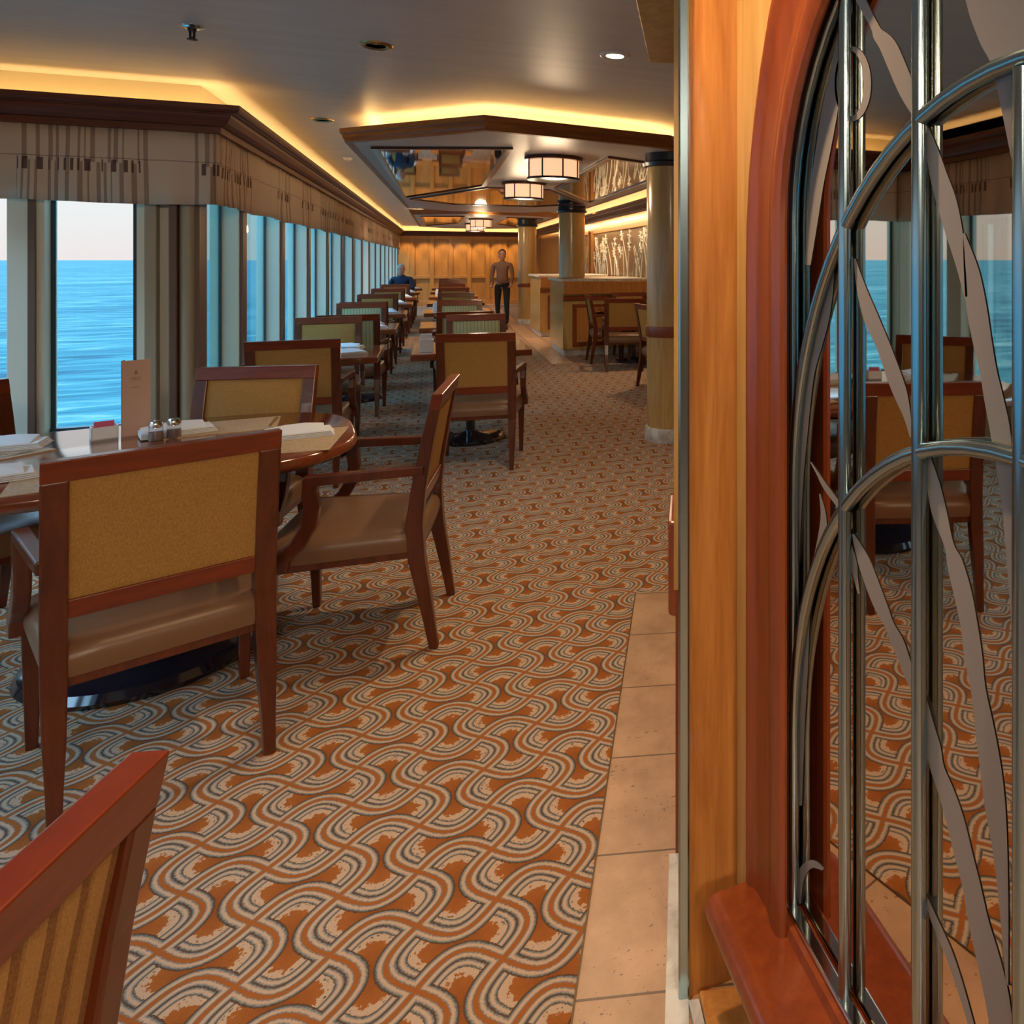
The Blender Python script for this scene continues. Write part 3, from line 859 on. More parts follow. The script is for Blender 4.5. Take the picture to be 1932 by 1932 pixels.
t2 = thing('column', 'middle round column rising from the corner of the nearer serving counter', 'column', (2.04, 12.10, 0), 0, 'round maple columns')
MB().lathe([(0.2, 1.165), (0.2, 2.28)], 40).build('shaft', MAPLE, t2, smooth=True)
MB().lathe([(0.195, 2.19), (0.225, 2.20), (0.235, 2.225), (0.215, 2.24), (0.215, 2.30)], 40).build('capital', DARKMET, t2, smooth=True)

# ------------------------------------------------------------------ serving counters
def counter(x0, x1, y0, y1, label):
    t = thing('serving_counter', label, 'counter', (x0, y0, 0), 0, 'wooden serving counters')
    W_, D_ = x1 - x0, y1 - y0
    MB().box(0, W_, 0, D_, 0.09, 1.12).build('body', MAPLE, t, bevel=0.004)
    MB().box(0.02, W_, 0.02, D_, 0.0, 0.09).build('plinth', MARBLE, t)
    MB().box(-0.035, W_, -0.04, D_ + 0.02, 1.12, 1.16).build('countertop', MARBLE, t, bevel=0.006)
    MB().box(0.0, W_, -0.10, 0.0, 0.93, 1.12).build('apron', CHERRY, t, bevel=0.004)
    MB().box(0.0, W_, -0.03, 0.0, 0.83, 0.90).build('rail_band', REDWOOD, t, bevel=0.008)
    n = max(1, int(W_ / 0.62))
    for k in range(n):
        xx = 0.14 + k * 0.62
        d = MB().box(xx, min(W_ - 0.02, xx + 0.52), -0.022, 0.0, 0.14, 0.78).build('door', REDWOOD, t, bevel=0.006)
        MB().box(xx + 0.06, min(W_ - 0.08, xx + 0.46), -0.028, -0.02, 0.20, 0.72).build('panel', CHERRY, d, bevel=0.004)
    return t
counter(1.79, 3.1, 11.42, 12.75, 'nearer wooden serving counter with pale top behind the right hand chairs')
counter(1.84, 3.1, 14.4, 15.9, 'farther wooden serving counter with pale top beside the far column')

# etched art panels on the right wall
def art_panel(y0, y1, label, seed):
    rnd = random.Random(seed)
    t = thing('etched_art_panel', label, 'art panel', (3.285, y0, 0))
    L = y1 - y0
    MB().box(0, 0.012, 0, L, 1.12, 2.02).build('glass_panel', mat('etched_panel_glass_%d' % seed, (0.20, 0.13, 0.075), 0.18, spec=0.8)[0], t)
    fr = MB().box(-0.03, 0.0, -0.05, L + 0.05, 2.02, 2.10).box(-0.03, 0.0, -0.05, L + 0.05, 1.05, 1.12).box(-0.03, 0, -0.06, 0, 1.05, 2.1).box(-0.03, 0, L, L + 0.06, 1.05, 2.1)
    fr.build('frame', CHERRY, t, bevel=0.005)
    fl_ = MB()
    for k in range(int(L * 8)):
        yy = rnd.uniform(0.05, L - 0.05); lean = rnd.uniform(-0.6, 0.6); h = rnd.uniform(0.35, 0.8)
        pts = [(-0.004, min(L, max(0, yy + lean * (s / 6.0) ** 1.6)), 1.14 + h * s / 6.0) for s in range(7)]
        fl_.tube(pts, [0.012 - 0.0012 * s for s in range(7)], 5)
        if rnd.random() < 0.75:
            cy, cz = pts[-1][1], pts[-1][2]
            for a in range(8):
                q = 2 * PI * a / 8 + rnd.random()
                fl_.tube([(-0.006, cy, cz), (-0.006, min(L, max(0, cy + 0.11 * math.cos(q))), cz + 0.10 * math.sin(q))], [0.006, 0.014], 5)
    fl_.build('etched_flowers', mat('etched_flower_white_%d' % seed, (0.80, 0.75, 0.62), 0.5)[0], t)
    area('picture_lamp', (3.0, y0 + L / 2, 2.25), (0.6, 0, -1), L, 0.04, 5 * L, (1.0, 0.70, 0.40), axis=(0, 1, 0))
    # shelf with cups below the picture
    return t
art_panel(11.2, 16.6, 'long etched glass panel of pale flowers above the serving counters', 3)
art_panel(17.2, 20.5, 'farther etched glass panel of pale flowers glimpsed between the columns', 5)

# ------------------------------------------------------------------ chairs
BW, FW = 0.228, 0.262            # half distance of rear and of front legs
YP = [(0.0, 0.0), (0.20, 0.032), (0.36, 0.062), (0.47, 0.066), (0.60, 0.052), (0.80, 0.018), (0.95, -0.014)]
def yp(z):
    for (a, ya), (b, yb) in zip(YP, YP[1:]):
        if a <= z <= b:
            return ya + (yb - ya) * (z - a) / (b - a)
    return YP[-1][1]
def make_chair(label, panel, group, arms=True, sw=0.054):
    t = thing('armchair' if arms else 'dining_chair', label, 'chair', (0, 0, 0), 0, group)
    for s in (-1, 1):
        MB().post([(s * BW, yp(z), z, wx, wy) for z, wx, wy in ((0.0, 0.030, 0.032), (0.10, 0.034, 0.038), (0.22, sw - 0.008, 0.048), (0.34, sw - 0.002, 0.058), (0.47, sw, 0.058), (0.60, sw, 0.050), (0.78, sw, 0.042), (0.895, sw, 0.038))]).build('leg', MAHOG, t, bevel=0.004)
        MB().post([(s * FW, 0.525, 0.0, 0.028, 0.028), (s * FW, 0.53, 0.20, 0.038, 0.038), (s * FW, 0.53, 0.38, 0.048, 0.048)]).build('leg', MAHOG, t, bevel=0.004)
    # top and bottom rail of the back, following the lean
    for z0, z1, nm in ((0.893, 0.950, 'top_rail'), (0.525, 0.575, 'bottom_rail')):
        r = MB(); a = 0.019
        r.sections([[(x, yp(z0) - a, z0), (x, yp(z0) + a, z0), (x, yp(z1) + a, z1), (x, yp(z1) - a, z1)] for x in ((-BW - sw / 2, BW + sw / 2) if nm == 'top_rail' else (-BW + 0.015, BW - 0.015))])
        r.build(nm, MAHOG_H, t, bevel=0.003)
    # padded panel: front bulge, slight bulge behind
    n, m_ = 8, 8; p = MB(); hw = BW - sw / 2
    for side in (1, -1):
        k0 = len(p.v)
        for i in range(m_ + 1):
            z = 0.575 + (0.893 - 0.575) * i / m_
            for j in range(n + 1):
                x = -hw + 2 * hw * j / n
                bulge = (1 - abs(2 * i / m_ - 1) ** 4) * (1 - abs(2 * j / n - 1) ** 4)
                y = yp(z) + side * (0.010 + (0.016 if side > 0 else 0.004) * bulge)
                p.v.append((x, y, z))
        for i in range(m_):
            for j in range(n):
                q = k0 + i * (n + 1) + j
                p.f.append((q, q + 1, q + n + 2, q + n + 1))
    N1 = (n + 1) * (m_ + 1)
    edge_ = [j for j in range(n + 1)] + [(n + 1) * i + n for i in range(1, m_ + 1)] + [(n + 1) * m_ + j for j in range(n - 1, -1, -1)] + [(n + 1) * i for i in range(m_ - 1, 0, -1)]
    for a, b in zip(edge_, edge_[1:] + edge_[:1]):
        p.f.append((a, b, b + N1, a + N1))
    p.build('back_panel', panel, t, smooth=True)
    # seat
    def seat_poly(g):
        return [(-BW - 0.015 - g, 0.045 - g), (BW + 0.015 + g, 0.045 - g), (FW + 0.022 + g, 0.555 + g), (-FW - 0.022 - g, 0.555 + g)]
    MB().prism(seat_poly(-0.006), 0.345, 0.375).build('seat_rail', MAHOG, t, bevel=0.004)
    s_ = MB(); rings = []
    for z, g in ((0.372, 0.0), (0.40, 0.006), (0.425, 0.004), (0.445, -0.008), (0.458, -0.03), (0.470, -0.10), (0.474, -0.18)):
        q = seat_poly(g); ring_ = []
        for i in range(4):
            a = q[i]; b = q[(i + 1) % 4]
            for k in range(6):
                u_ = 0.03 + 0.94 * k / 5.0
                ring_.append((a[0] + (b[0] - a[0]) * u_, a[1] + (b[1] - a[1]) * u_, z))
        rings.append(ring_)
    s_.sections(rings)
    s_.build('seat_cushion', LEATHER, t, smooth=True)
    if arms:
        cl = [(0.030, 0.672), (0.20, 0.672), (0.385, 0.668)]
        for s in (-1, 1):
            pol = [(0.03, 0.690), (0.415, 0.688), (0.418, 0.62), (0.412, 0.575), (0.422, 0.52), (0.452, 0.465), (0.505, 0.420), (0.515, 0.36),
                   (0.462, 0.36), (0.452, 0.405), (0.405, 0.450), (0.372, 0.510), (0.364, 0.575), (0.372, 0.63), (0.368, 0.653), (0.03, 0.655)]
            a = MB().prism_axis(pol, -0.019, 0.019)
            # splay: rear end meets the rear leg, front end the front corner of the seat
            a.v = [(x + s * (BW + 0.012 + (FW + 0.022 - BW) * min(1, y / 0.5)), y, z) for x, y, z in a.v]
            a.build('armrest', MAHOG, t, bevel=0.005)
    return t

def heading(fx_, fy_):           # rotation that turns local +y to the given facing direction
    return math.atan2(fy_, fx_) - PI / 2

GA = 'gold backed armchairs of the dining room'
GS = 'striped back armchairs of the dining room'
A_ = make_chair('armchair with gold panel seen from behind, nearest at the bay table', GOLD, GA)
A_.location = (-0.650, 2.515, 0); A_.rotation_euler = (0, 0, heading(-0.36, 0.933))
dup(A_, (0.042, 3.27, 0), heading(-0.989, 0.15), 'gold backed armchair in profile at the right end of the bay table', GA)
dup(A_, (-0.745, 4.150, 0), heading(-0.25, -0.968), 'armchair facing the camera on the far side of the bay table', GA)
dup(A_, (-1.80, 3.98, 0), heading(0.72, -0.69), 'armchair at the outer corner of the bay table, visible only in the mirror', GA)
# striped chair in the foreground
F_ = make_chair('gold striped armchair cut off by the bottom left corner, bright red top rail', STRIPE_O, GS, True, 0.036)
F_.location = (-0.350, 0.720, 0); F_.rotation_euler = (0, 0, heading(-0.951, 0.309))
G_ = make_chair('green striped armchair', STRIPE_G, GS)

ORD = ['first', 'second', 'third', 'fourth', 'fifth', 'sixth', 'seventh']
def table_rect(loc, w_, d_, label, group):
    t = thing('dining_table', label, 'table', loc, 0, group)
    MB().box(-w_/2, w_/2, -d_/2, d_/2, 0.70, 0.75).build('tabletop', TABLEW, t, bevel=0.010, seg=3)
    MB().lathe([(0.035, 0.04), (0.035, 0.64), (0.12, 0.69), (0.12, 0.70)], 24).build('pedestal', BLACKG, t, smooth=True)
    MB().lathe([(0.0, 0.0), (0.255, 0.0), (0.265, 0.012), (0.25, 0.028), (0.09, 0.048), (0.035, 0.07), (0.0, 0.07)], 36).build('table_base', BLACKG, t, smooth=True)
    return t
XL, XM = -0.765, 0.285
TL = thing_first = None
tabs_L = []; tabs_M = []
for k in range(7):
    y = 6.47 + 2.3 * k
    xo = 0.010 * (y - 6.47)
    la = 'rectangular table by the windows, %s in the row beyond the bay table' % ORD[k]
    lm = 'rectangular table in the aisle row, %s from the camera' % ORD[k]
    if k == 0:
        TL = table_rect((XL, y, 0), 0.82, 0.85, la, 'window side tables')
        TM = table_rect((XM, y, 0), 0.86, 0.85, lm, 'aisle row tables')
    else:
        dup(TL, (XL + xo, y, 0), 0, la); dup(TM, (XM + xo, y, 0), 0, lm)
    tabs_L.append((XL + xo, y)); tabs_M.append((XM + xo, y))
used_G = False
for row, tabs in (('window row', tabs_L), ('aisle row', tabs_M)):
    for k, (x, y) in enumerate(tabs):
        green = (k == 1)
        src = G_ if green else A_
        away = heading(0, 1); tow = heading(0, -1)
        ax, ay, ar = x - 0.015, y - 1.04, away
        tx_, ty_, tr = x, y + 1.00, tow
        if row == 'aisle row' and k == 0: ax, ay, ar = 0.275, 5.43, heading(0.16, 0.987); tx_, ty_ = 0.37, 7.30
        if row == 'window row' and k == 0: ax = -0.785; tx_ = -0.82
        if row == 'window row' and k == 1: ax = x + 0.05
        stripes = 'green striped' if green else 'gold backed'
        la = '%s armchair facing away at the %s table of the %s' % (stripes, ORD[k], row)
        lt = '%s armchair facing the camera behind the %s table of the %s' % (('green striped' if (row == 'aisle row' and k == 0) else stripes), ORD[k], row)
        g = GS if green else GA
        if green and not used_G:
            G_['label'] = la; G_.location = (ax, ay, 0); G_.rotation_euler = (0, 0, ar); used_G = True
        else:
            dup(src, (ax, ay, 0), ar, la, g)
        src2 = G_ if (green or (row == 'aisle row' and k == 0)) else A_
        dup(src2, (tx_, ty_, 0), tr, lt, GS if src2 is G_ else GA)

# tables and chairs on the right, behind the nearest column
rt = dup(TL, (2.62, 10.45, 0), 0, 'rectangular table between the first column and the serving counter', 'right hand tables')
rt2 = dup(TL, (2.72, 8.25, 0), 0, 'rectangular table half hidden behind the nearest column', 'right hand tables')
dup(A_, (2.27, 9.52, 0), heading(0.25, 0.97), 'gold backed armchair facing the serving counter, left of the nearest column', GA)
dup(A_, (2.02, 10.62, 0), heading(1, -0.05), 'armchair in profile at the left end of the table before the serving counter', GA)
dup(A_, (2.75, 11.24, 0), heading(0, -1), 'armchair between the right hand table and the serving counter', GA)
dup(A_, (2.72, 7.25, 0), heading(0.1, 1), 'armchair mostly hidden by the nearest column', GA)
dup(A_, (2.17, 8.15, 0), heading(1, 0.1), 'armchair at the left end of the table behind the nearest column', GA)
dup(A_, (2.90, 9.50, 0), heading(0, 1), 'gold backed armchair right of the one facing the serving counter', GA)

# ------------------------------------------------------------------ bay table
BT = (-1.05, 3.46); BR = math.radians(9)
tb = thing('bay_table', 'large round ended wooden table with glossy top in the window bay', 'table', (BT[0], BT[1], 0), BR)
def superell(a, b, n=56, e_=3.0):
    out = []
    for k in range(n):
        t_ = 2 * PI * k / n; c, s = math.cos(t_), math.sin(t_)
        out.append((a * math.copysign(abs(c) ** (2 / e_), c), b * math.copysign(abs(s) ** (2 / e_), s)))
    return out
mb = MB(); mb.sections([[(x, y, z) for x, y in superell(0.76 + g, 0.55 + g)] for z, g in ((0.694, -0.04), (0.697, -0.024), (0.704, -0.018), (0.708, -0.004), (0.716, 0.004), (0.735, 0.004), (0.746, -0.002), (0.750, -0.010))])
mb.build('tabletop', TABLEW, tb, smooth=True)
MB().lathe([(0.0, 0.0), (0.355, 0.0), (0.365, 0.02), (0.35, 0.045), (0.32, 0.052), (0.29, 0.075), (0.25, 0.088), (0.20, 0.095), (0.12, 0.11), (0.06, 0.15), (0.0, 0.15)], 56, (0.10, -0.05)).build('table_base', BLACKG, tb, smooth=True)
MB().lathe([(0.055, 0.12), (0.055, 0.62), (0.20, 0.688), (0.20, 0.694)], 28, (0.10, -0.05)).build('pedestal', BLACKG, tb, smooth=True)

def on(x, y): return (x, y, 0.750)
def wpos(px, py, z):
    d = 1400 * (z - H) / (490 - py); r = (px - 1449) / 1400.0 * d
    return (d * math.sin(TH) + r * math.cos(TH), d * math.cos(TH) - r * math.sin(TH))

pm = MB().box(-0.20, 0.20, -0.14, 0.14, 0, 0.0025)
mats = [(-0.80, 3.76, 0.10, 'tan paper placemat before the chair on the far side of the bay table'),
        (-0.47, 3.36, 1.50, 'tan paper placemat at the right end of the bay table'),
        (-1.00, 3.10, 0.25, 'tan paper placemat at the near edge of the bay table'),
        (-1.50, 3.62, -0.80, 'tan paper placemat at the outer window end of the bay table')]
for i, (x, y, r, lb) in enumerate(mats):
    o = pm.build('placemat', KRAFT, None, loc=on(x, y), rz=r)
    tag(o, lb, 'placemat', 'placemats on the bay table')
def napkin(loc, rz, label, group, s=1.0):
    t = thing('folded_napkin', label, 'napkin', loc, rz, group)
    m_ = MB()
    for k in range(4):
        m_.box(-0.105 * s, 0.105 * s - 0.004 * k, -0.055 * s, 0.055 * s - 0.002 * k, 0.0035 * k * 1.6, 0.0035 * (k * 1.6 + 1.3))
    m_.build('cloth', NAPKIN, t, bevel=0.0015)
    f = MB().sections([[(x, y, z) for y, z in ((-0.05 * s, 0.020), (0.045 * s, 0.020), (0.045 * s, 0.030 + 0.012 * math.sin((x / s + 0.1) * 16)), (-0.05 * s, 0.024))] for x in (-0.1 * s, -0.04 * s, 0.02 * s, 0.075 * s)])
    f.build('top_fold', NAPKIN, t, bevel=0.002)
    return t
n0 = napkin((-0.93, 3.70, 0.7528), 0.35, 'white folded napkin before the chair facing the camera, on the bay table', 'napkins on the bay table', 1.15)
dup(n0, (-0.48, 3.44, 0.7528), 0.15, 'white folded napkin at the rounded right end of the bay table')
dup(n0, (-1.44, 3.66, 0.7528), 0.1, 'white folded napkin at the window end of the bay table')
dup(n0, (-1.28, 3.14, 0.7528), 0.4, 'white folded napkin at the near left edge of the bay table')
def fork(loc, rz, label):
    t = thing('fork', label, 'fork', loc, rz, 'cutlery on the bay table')
    MB().sections([[(x, -w_, z), (x, w_, z), (x, w_, z + 0.002), (x, -w_, z + 0.002)] for x, w_, z in ((-0.095, 0.006, 0.001), (-0.05, 0.004, 0.003), (0.03, 0.003, 0.006), (0.05, 0.008, 0.004), (0.062, 0.012, 0.002))]).build('handle', CHROME, t)
    tn_ = MB()
    for k in range(4): tn_.box(0.060, 0.100, -0.011 + 0.0063 * k, -0.008 + 0.0063 * k, 0.002, 0.004)
    tn_.build('tines', CHROME, t)
    return t
def knife(loc, rz, label):
    t = thing('knife', label, 'knife', loc, rz, 'cutlery on the bay table')
    MB().box(-0.11, -0.01, -0.005, 0.005, 0.0, 0.006).build('handle', CHROME, t, bevel=0.002)
    MB().prism([(-0.01, -0.006), (0.09, -0.007), (0.11, 0.0), (0.10, 0.006), (-0.01, 0.006)], 0.001, 0.003).build('blade', CHROME, t)
    return t
f0 = fork((-1.12, 3.14, 0.7528), 1.75, 'fork left of the placemat at the near edge of the bay table')
dup(f0, (-0.96, 3.84, 0.7528), 1.6, 'fork beside the napkin on the far side of the bay table')
dup(f0, (-1.40, 3.50, 0.7528), 0.7, 'fork at the window end of the bay table')
k0 = knife((-0.88, 3.12, 0.7528), 1.8, 'knife right of the placemat at the near edge of the bay table')
dup(k0, (-0.62, 3.78, 0.7528), 1.6, 'knife on the placemat before the chair facing the camera')
dup(k0, (-1.60, 3.72, 0.7528), 0.7, 'knife at the window end of the bay table')

mc = thing('menu_card', 'tall narrow upright menu card on the bay table in front of the window post', 'menu', (-1.075, 3.735, 0.75), math.radians(24))
# a folded card: two leaves
MB().sections([[(-0.045, 0.0, 0), (0.045, 0.0, 0), (0.045, 0.002, 0), (-0.045, 0.002, 0)], [(-0.045, 0.0, 0.30), (0.045, 0.0, 0.30), (0.045, 0.002, 0.30), (-0.045, 0.002, 0.30)]]).build('front_leaf', CARD, mc)
MB().prism([(-0.045, 0.0), (-0.030, 0.045), (-0.028, 0.044), (-0.043, 0.0)], 0.0, 0.30).build('back_leaf', CARD, mc)
em = MB()
em.add([(0, -0.0012, 0.262), (-0.005, -0.0012, 0.25), (0.005, -0.0012, 0.25)], [(0, 1, 2)])
em.add([(-0.006, -0.0012, 0.247), (0.006, -0.0012, 0.247), (0.006, -0.0012, 0.243), (-0.006, -0.0012, 0.243)], [(0, 1, 2, 3)])
for z, wd in ((0.228, 0.016), (0.221, 0.013), (0.190, 0.012)):
    for k in range(5):
        x = -wd + 2 * wd * k / 5
        em.add([(x, -0.0012, z), (x + 2 * wd / 7, -0.0012, z), (x + 2 * wd / 7, -0.0012, z + 0.003), (x, -0.0012, z + 0.003)], [(0, 1, 2, 3)])
em.build('printed_emblem', INK, mc)
def shaker(loc, label):
    t = thing('shaker', label, 'shaker', loc, 0, 'salt and pepper shakers')
    MB().lathe([(0.0, 0.0), (0.022, 0.0), (0.024, 0.004), (0.022, 0.05), (0.0, 0.05)], 24).build('glass_body', CLEAR, t, smooth=True)
    MB().lathe([(0.0, 0.003), (0.019, 0.003), (0.019, 0.034), (0.0, 0.034)], 20).build('filling', INK, t)
    MB().lathe([(0.022, 0.050), (0.023, 0.062), (0.018, 0.074), (0.0, 0.078)], 24).build('metal_cap', CHROME, t, smooth=True)
    return t
s0 = shaker((-0.975, 3.60, 0.75), 'left glass shaker with metal cap beside the menu card')
dup(s0, (-0.925, 3.625, 0.75), 0, 'right glass shaker with metal cap beside the menu card')
t = thing('sugar_caddy', 'white caddy with a pink packet beside the menu card on the bay table', 'caddy', (-1.17, 3.72, 0.75), 0.4)
MB().box(-0.04, 0.04, -0.03, 0.03, 0, 0.005).box(-0.04, -0.037, -0.03, 0.03, 0, 0.05).box(0.037, 0.04, -0.03, 0.03, 0, 0.05).box(-0.04, 0.04, -0.03, -0.027, 0, 0.05).box(-0.04, 0.04, 0.027, 0.03, 0, 0.05).build('box', WHITE, t)
MB().box(-0.03, 0.03, -0.004, 0.004, 0.006, 0.068).build('packet', mat('pink_paper', (0.65, 0.12, 0.22), 0.6)[0], t)

# napkins and caddies on the row tables
c0 = thing('sugar_caddy', 'white caddy on the first table of the aisle row', 'caddy', (-0.04, 6.20, 0.75), 0, 'caddies on the row tables')
MB().box(-0.05, 0.05, -0.035, 0.035, 0, 0.10).build('box', WHITE, c0, bevel=0.004)
MB().box(-0.04, 0.04, -0.02, 0.02, 0.108, 0.135).build('packets', NAPKIN, c0)
for k, (x, y) in enumerate(tabs_M):
    if k in (2, 4): dup(c0, (x - 0.27, y - 0.1, 0.75), 0, 'white caddy on the %s table of the aisle row' % ORD[k])
for k, (x, y) in enumerate(tabs_L):
    dup(n0, (x + 0.20, y - 0.20, 0.75), 0.4, 'white folded napkin on the near side of the %s window row table' % ORD[k], 'napkins on the row tables')
    dup(n0, (x + 0.15, y + 0.22, 0.75), -0.2, 'white folded napkin on the far side of the %s window row table' % ORD[k], 'napkins on the row tables')
for k, (x, y) in enumerate(tabs_M[:4]):
    dup(n0, (x + 0.20, y - 0.22, 0.75), 0.2, 'white folded napkin on the near side of the %s aisle row table' % ORD[k], 'napkins on the row tables')
dup(n0, (2.45, 10.25, 0.75), 0.2, 'white folded napkin on the table before the serving counter', 'napkins on the row tables')
dup(n0, (2.50, 8.15, 0.75), 0.2, 'white folded napkin on the table behind the nearest column', 'napkins on the row tables')

# ------------------------------------------------------------------ people
SKIN, _, _ = mat('skin', (0.50, 0.25, 0.17), 0.5)
GREYHAIR, _, _ = mat('grey_hair', (0.42, 0.40, 0.38), 0.8)
DARKHAIR, _, _ = mat('dark_hair', (0.04, 0.025, 0.02), 0.7)
NAVY, _, _ = mat('navy_cloth', (0.015, 0.03, 0.075), 0.85)
BLACKCL, _, _ = mat('black_cloth', (0.02, 0.02, 0.025), 0.85)
MAUVE, _, _ = mat('mauve_cloth', (0.24, 0.13, 0.09), 0.85)

def skinned(name, joints, bones, m, parent, sub=2, root=0):
    me = bpy.data.meshes.new(name); me.from_pydata([j[:3] for j in joints], bones, [])
    me.materials.append(m)
    o = bpy.data.objects.new(name, me); C.objects.link(o); o.parent = parent
    md = o.modifiers.new('skin', 'SKIN'); md.use_smooth_shade = True
    sv = me.skin_vertices[0].data if me.skin_vertices else None
    if sv is None:
        bm = bmesh.new(); bm.from_mesh(me); bm.verts.layers.skin.verify(); bm.to_mesh(me); bm.free()
        sv = me.skin_vertices[0].data
    for i, j in enumerate(joints):
        r = j[3]
        sv[i].radius = r if isinstance(r, tuple) else (r, r)
        sv[i].use_root = (i == root)
    md2 = o.modifiers.new('sub', 'SUBSURF'); md2.levels = sub; md2.render_levels = sub
    return o
def head_mesh(parent, c, skin, hair, yaw=0.0):
    secs = []
    for z, a, b, oy in ((-0.115, 0.035, 0.04, 0.025), (-0.10, 0.05, 0.06, 0.02), (-0.06, 0.064, 0.082, 0.008), (-0.01, 0.072, 0.094, 0), (0.04, 0.074, 0.098, -0.004), (0.08, 0.064, 0.086, -0.006), (0.105, 0.042, 0.058, -0.008), (0.118, 0.012, 0.018, -0.008)):
        secs.append([(a * math.cos(2*PI*k/20), b * math.sin(2*PI*k/20) + oy, z) for k in range(20)])
    h = MB().sections(secs).build('head', skin, parent, smooth=True)
    h.location = c; h.rotation_euler = (0, 0, yaw)
    MB().sections([[(-0.012, 0.09, -0.03), (0.012, 0.09, -0.03), (0.006, 0.088, 0.01), (-0.006, 0.088, 0.01)], [(-0.008, 0.115, -0.028), (0.008, 0.115, -0.028), (0.002, 0.095, 0.008), (-0.002, 0.095, 0.008)]]).build('nose', skin, h)
    for s in (-1, 1):
        MB().lathe([(0.0, -0.003), (0.008, -0.002), (0.010, 0.004), (0.0, 0.006)], 10).build('eye', DARKHAIR, h).matrix_local = Matrix.Translation((s * 0.028, 0.090, 0.012)) @ Matrix.Rotation(-PI/2, 4, 'X')
        MB().box(-0.006, 0.006, -0.016, 0.016, -0.03, 0.03).build('ear', skin, h, bevel=0.005).location = (s * 0.076, -0.005, -0.005)
    MB().box(-0.022, 0.022, 0.0, 0.006, -0.004, 0.004).build('mouth', MAUVE, h, bevel=0.002).location = (0, 0.084, -0.058)
    hs = []
    for z, a, b, oy in ((-0.07, 0.070, 0.055, -0.045), (-0.02, 0.080, 0.075, -0.035), (0.03, 0.083, 0.088, -0.024), (0.07, 0.076, 0.092, -0.014), (0.105, 0.055, 0.070, -0.012), (0.128, 0.018, 0.024, -0.012)):
        hs.append([(a * math.cos(2*PI*k/20), b * math.sin(2*PI*k/20) + oy, z) for k in range(20)])
    MB().sections(hs).build('hair', hair, h, smooth=True)

def body(parent, J, bones):
    return skinned('body', J, bones, SKIN, parent)
# seated man, leaning towards the window
sm = thing('person', 'seated person in a navy jacket with grey hair at a far window table', 'person', (-0.60, 18.72, 0), heading(-0.25, -1.0))
JB = [(0, 0.05, 0.56, (0.12, 0.09)), (0, 0.04, 0.80, (0.11, 0.08)), (0, 0.06, 1.00, (0.12, 0.08)), (0, 0.09, 1.08, (0.05, 0.05)), (0, 0.11, 1.17, (0.045, 0.045)),
      (-0.19, 0.07, 1.02, 0.045), (-0.25, 0.12, 0.80, 0.035), (-0.16, 0.39, 0.80, 0.026), (0.19, 0.07, 1.02, 0.045), (0.26, 0.12, 0.80, 0.035), (0.16, 0.39, 0.80, 0.026),
      (-0.10, 0.12, 0.54, 0.06), (-0.12, 0.48, 0.53, 0.05), (-0.12, 0.50, 0.10, 0.035), (0.10, 0.12, 0.54, 0.06), (0.12, 0.48, 0.53, 0.05), (0.12, 0.50, 0.10, 0.035)]
BB = [(0,1),(1,2),(2,3),(3,4),(2,5),(5,6),(6,7),(2,8),(8,9),(9,10),(0,11),(11,12),(12,13),(0,14),(14,15),(15,16)]
body(sm, JB, BB)
J = [(0, 0.05, 0.50, (0.165, 0.13)), (0, 0.03, 0.75, (0.15, 0.11)), (0, 0.05, 0.95, (0.17, 0.11)), (0, 0.08, 1.06, (0.09, 0.08)), (0, 0.10, 1.13, (0.05, 0.05)),
     (-0.19, 0.07, 1.03, 0.065), (-0.25, 0.12, 0.80, 0.05), (-0.16, 0.36, 0.80, 0.04), (0.19, 0.07, 1.03, 0.065), (0.26, 0.12, 0.80, 0.05), (0.16, 0.36, 0.80, 0.04)]
B_ = [(0,1),(1,2),(2,3),(3,4),(2,5),(5,6),(6,7),(2,8),(8,9),(9,10)]
skinned('jacket', J, B_, NAVY, sm)
J = [(0, 0.06, 0.55, (0.15, 0.11)), (-0.10, 0.12, 0.54, 0.085), (-0.12, 0.48, 0.53, 0.065), (-0.12, 0.50, 0.10, 0.045), (-0.12, 0.60, 0.045, 0.04), (0.10, 0.12, 0.54, 0.085), (0.12, 0.48, 0.53, 0.065), (0.12, 0.50, 0.10, 0.045), (0.12, 0.60, 0.045, 0.04)]
skinned('trousers', J, [(0,1),(1,2),(2,3),(3,4),(0,5),(5,6),(6,7),(7,8)], BLACKCL, sm)
def hand(parent, c, d):
    x, y, z = c
    J = [(x, y, z, 0.026), (x, y + 0.05 * d, z, 0.030), (x - 0.025, y + 0.085*d, z, 0.009), (x - 0.027, y + 0.13*d, z - 0.01, 0.008), (x - 0.009, y + 0.09*d, z, 0.009), (x - 0.009, y + 0.145*d, z - 0.012, 0.008), (x + 0.009, y + 0.09*d, z, 0.009), (x + 0.009, y + 0.14*d, z - 0.012, 0.008), (x + 0.026, y + 0.082*d, z, 0.008), (x + 0.028, y + 0.12*d, z - 0.01, 0.007), (x - 0.04, y + 0.03*d, z, 0.010), (x - 0.055, y + 0.065*d, z - 0.006, 0.009)]
    skinned('hand', J, [(0,1),(1,2),(2,3),(1,4),(4,5),(1,6),(6,7),(1,8),(8,9),(0,10),(10,11)], SKIN, parent, 1)
hand(sm, (-0.16, 0.39, 0.80), 1); hand(sm, (0.16, 0.39, 0.80), 1)
head_mesh(sm, (0, 0.12, 1.235), SKIN, GREYHAIR, 0.5)

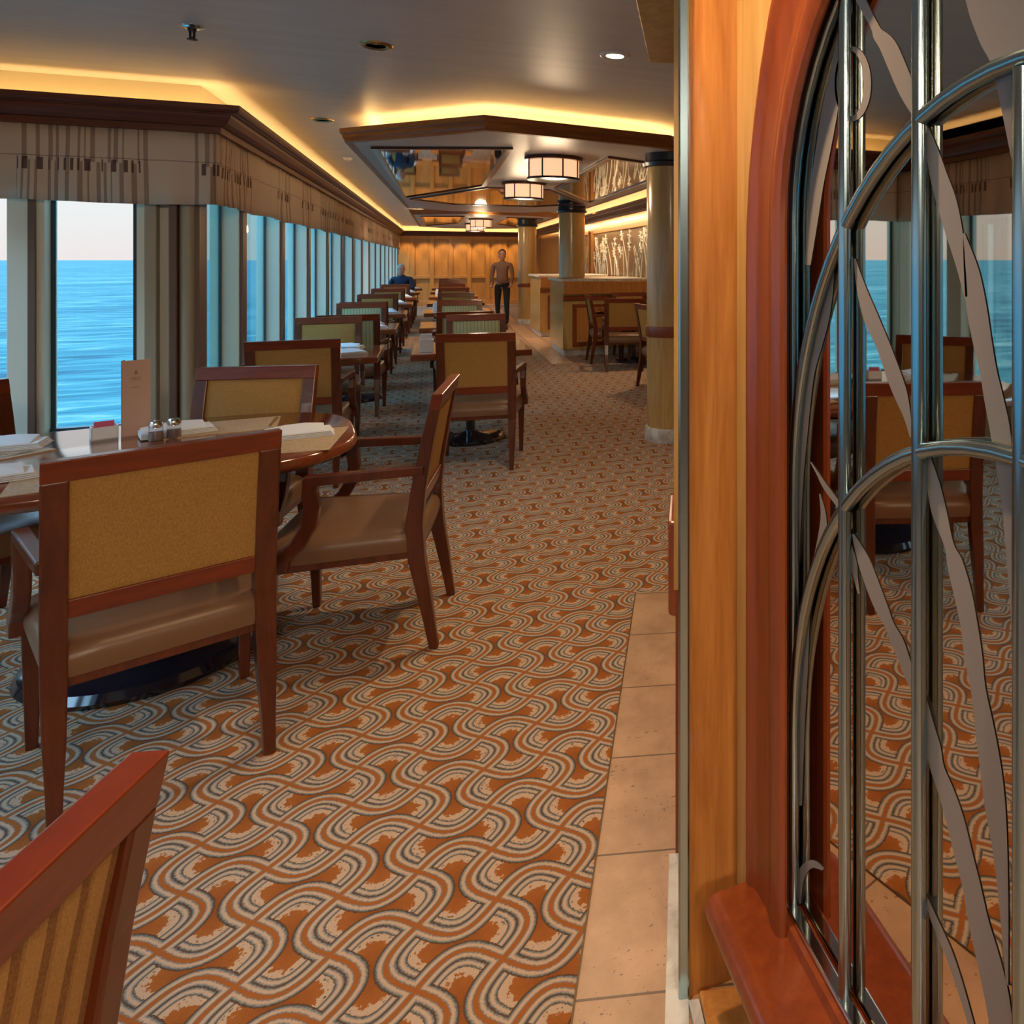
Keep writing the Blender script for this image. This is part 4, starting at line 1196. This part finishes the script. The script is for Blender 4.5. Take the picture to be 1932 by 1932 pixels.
# standing person in the aisle
sp2 = thing('person', 'standing person in dark trousers and mauve top in the far aisle left of the column', 'person', (1.42, 17.4, 0), heading(-0.3, -1))
JB = [(0, 0, 0.95, (0.10, 0.08)), (0, 0, 1.12, (0.10, 0.075)), (0, 0, 1.30, (0.11, 0.08)), (0, 0, 1.40, (0.05, 0.05)), (0, 0.01, 1.50, (0.045, 0.045)),
      (-0.18, 0, 1.34, 0.045), (-0.22, 0.0, 1.08, 0.035), (-0.20, 0.12, 0.87, 0.024), (0.18, 0, 1.34, 0.045), (0.22, 0.0, 1.08, 0.035), (0.20, 0.12, 0.87, 0.024),
      (-0.09, 0, 0.84, 0.07), (-0.10, 0.03, 0.48, 0.05), (-0.10, 0.0, 0.10, 0.035), (0.09, 0, 0.84, 0.07), (0.10, 0.0, 0.48, 0.05), (0.10, -0.04, 0.10, 0.035)]
body(sp2, JB, BB)
J = [(0, 0, 0.86, (0.165, 0.125)), (0, 0, 1.10, (0.13, 0.10)), (0, 0.0, 1.28, (0.16, 0.105)), (0, 0, 1.38, (0.08, 0.07)), (0, 0.01, 1.45, (0.048, 0.048)),
     (-0.18, 0, 1.35, 0.06), (-0.22, 0.0, 1.08, 0.045), (-0.20, 0.10, 0.88, 0.035), (0.18, 0, 1.35, 0.06), (0.22, 0.0, 1.08, 0.045), (0.20, 0.10, 0.88, 0.035)]
skinned('jacket', J, B_, MAUVE, sp2)
J = [(0, 0, 1.00, (0.12, 0.09)), (-0.09, 0, 0.84, 0.09), (-0.10, 0.03, 0.48, 0.062), (-0.10, 0.0, 0.10, 0.045), (-0.10, 0.12, 0.045, 0.04), (0.09, 0, 0.84, 0.09), (0.10, 0.0, 0.48, 0.062), (0.10, -0.04, 0.10, 0.045), (0.10, 0.08, 0.045, 0.04)]
skinned('trousers', J, [(0,1),(1,2),(2,3),(3,4),(0,5),(5,6),(6,7),(7,8)], BLACKCL, sp2)
hand(sp2, (-0.20, 0.12, 0.86), 1); hand(sp2, (0.20, 0.12, 0.86), 1)
head_mesh(sp2, (0, 0.01, 1.56), SKIN, DARKHAIR, 0.2)
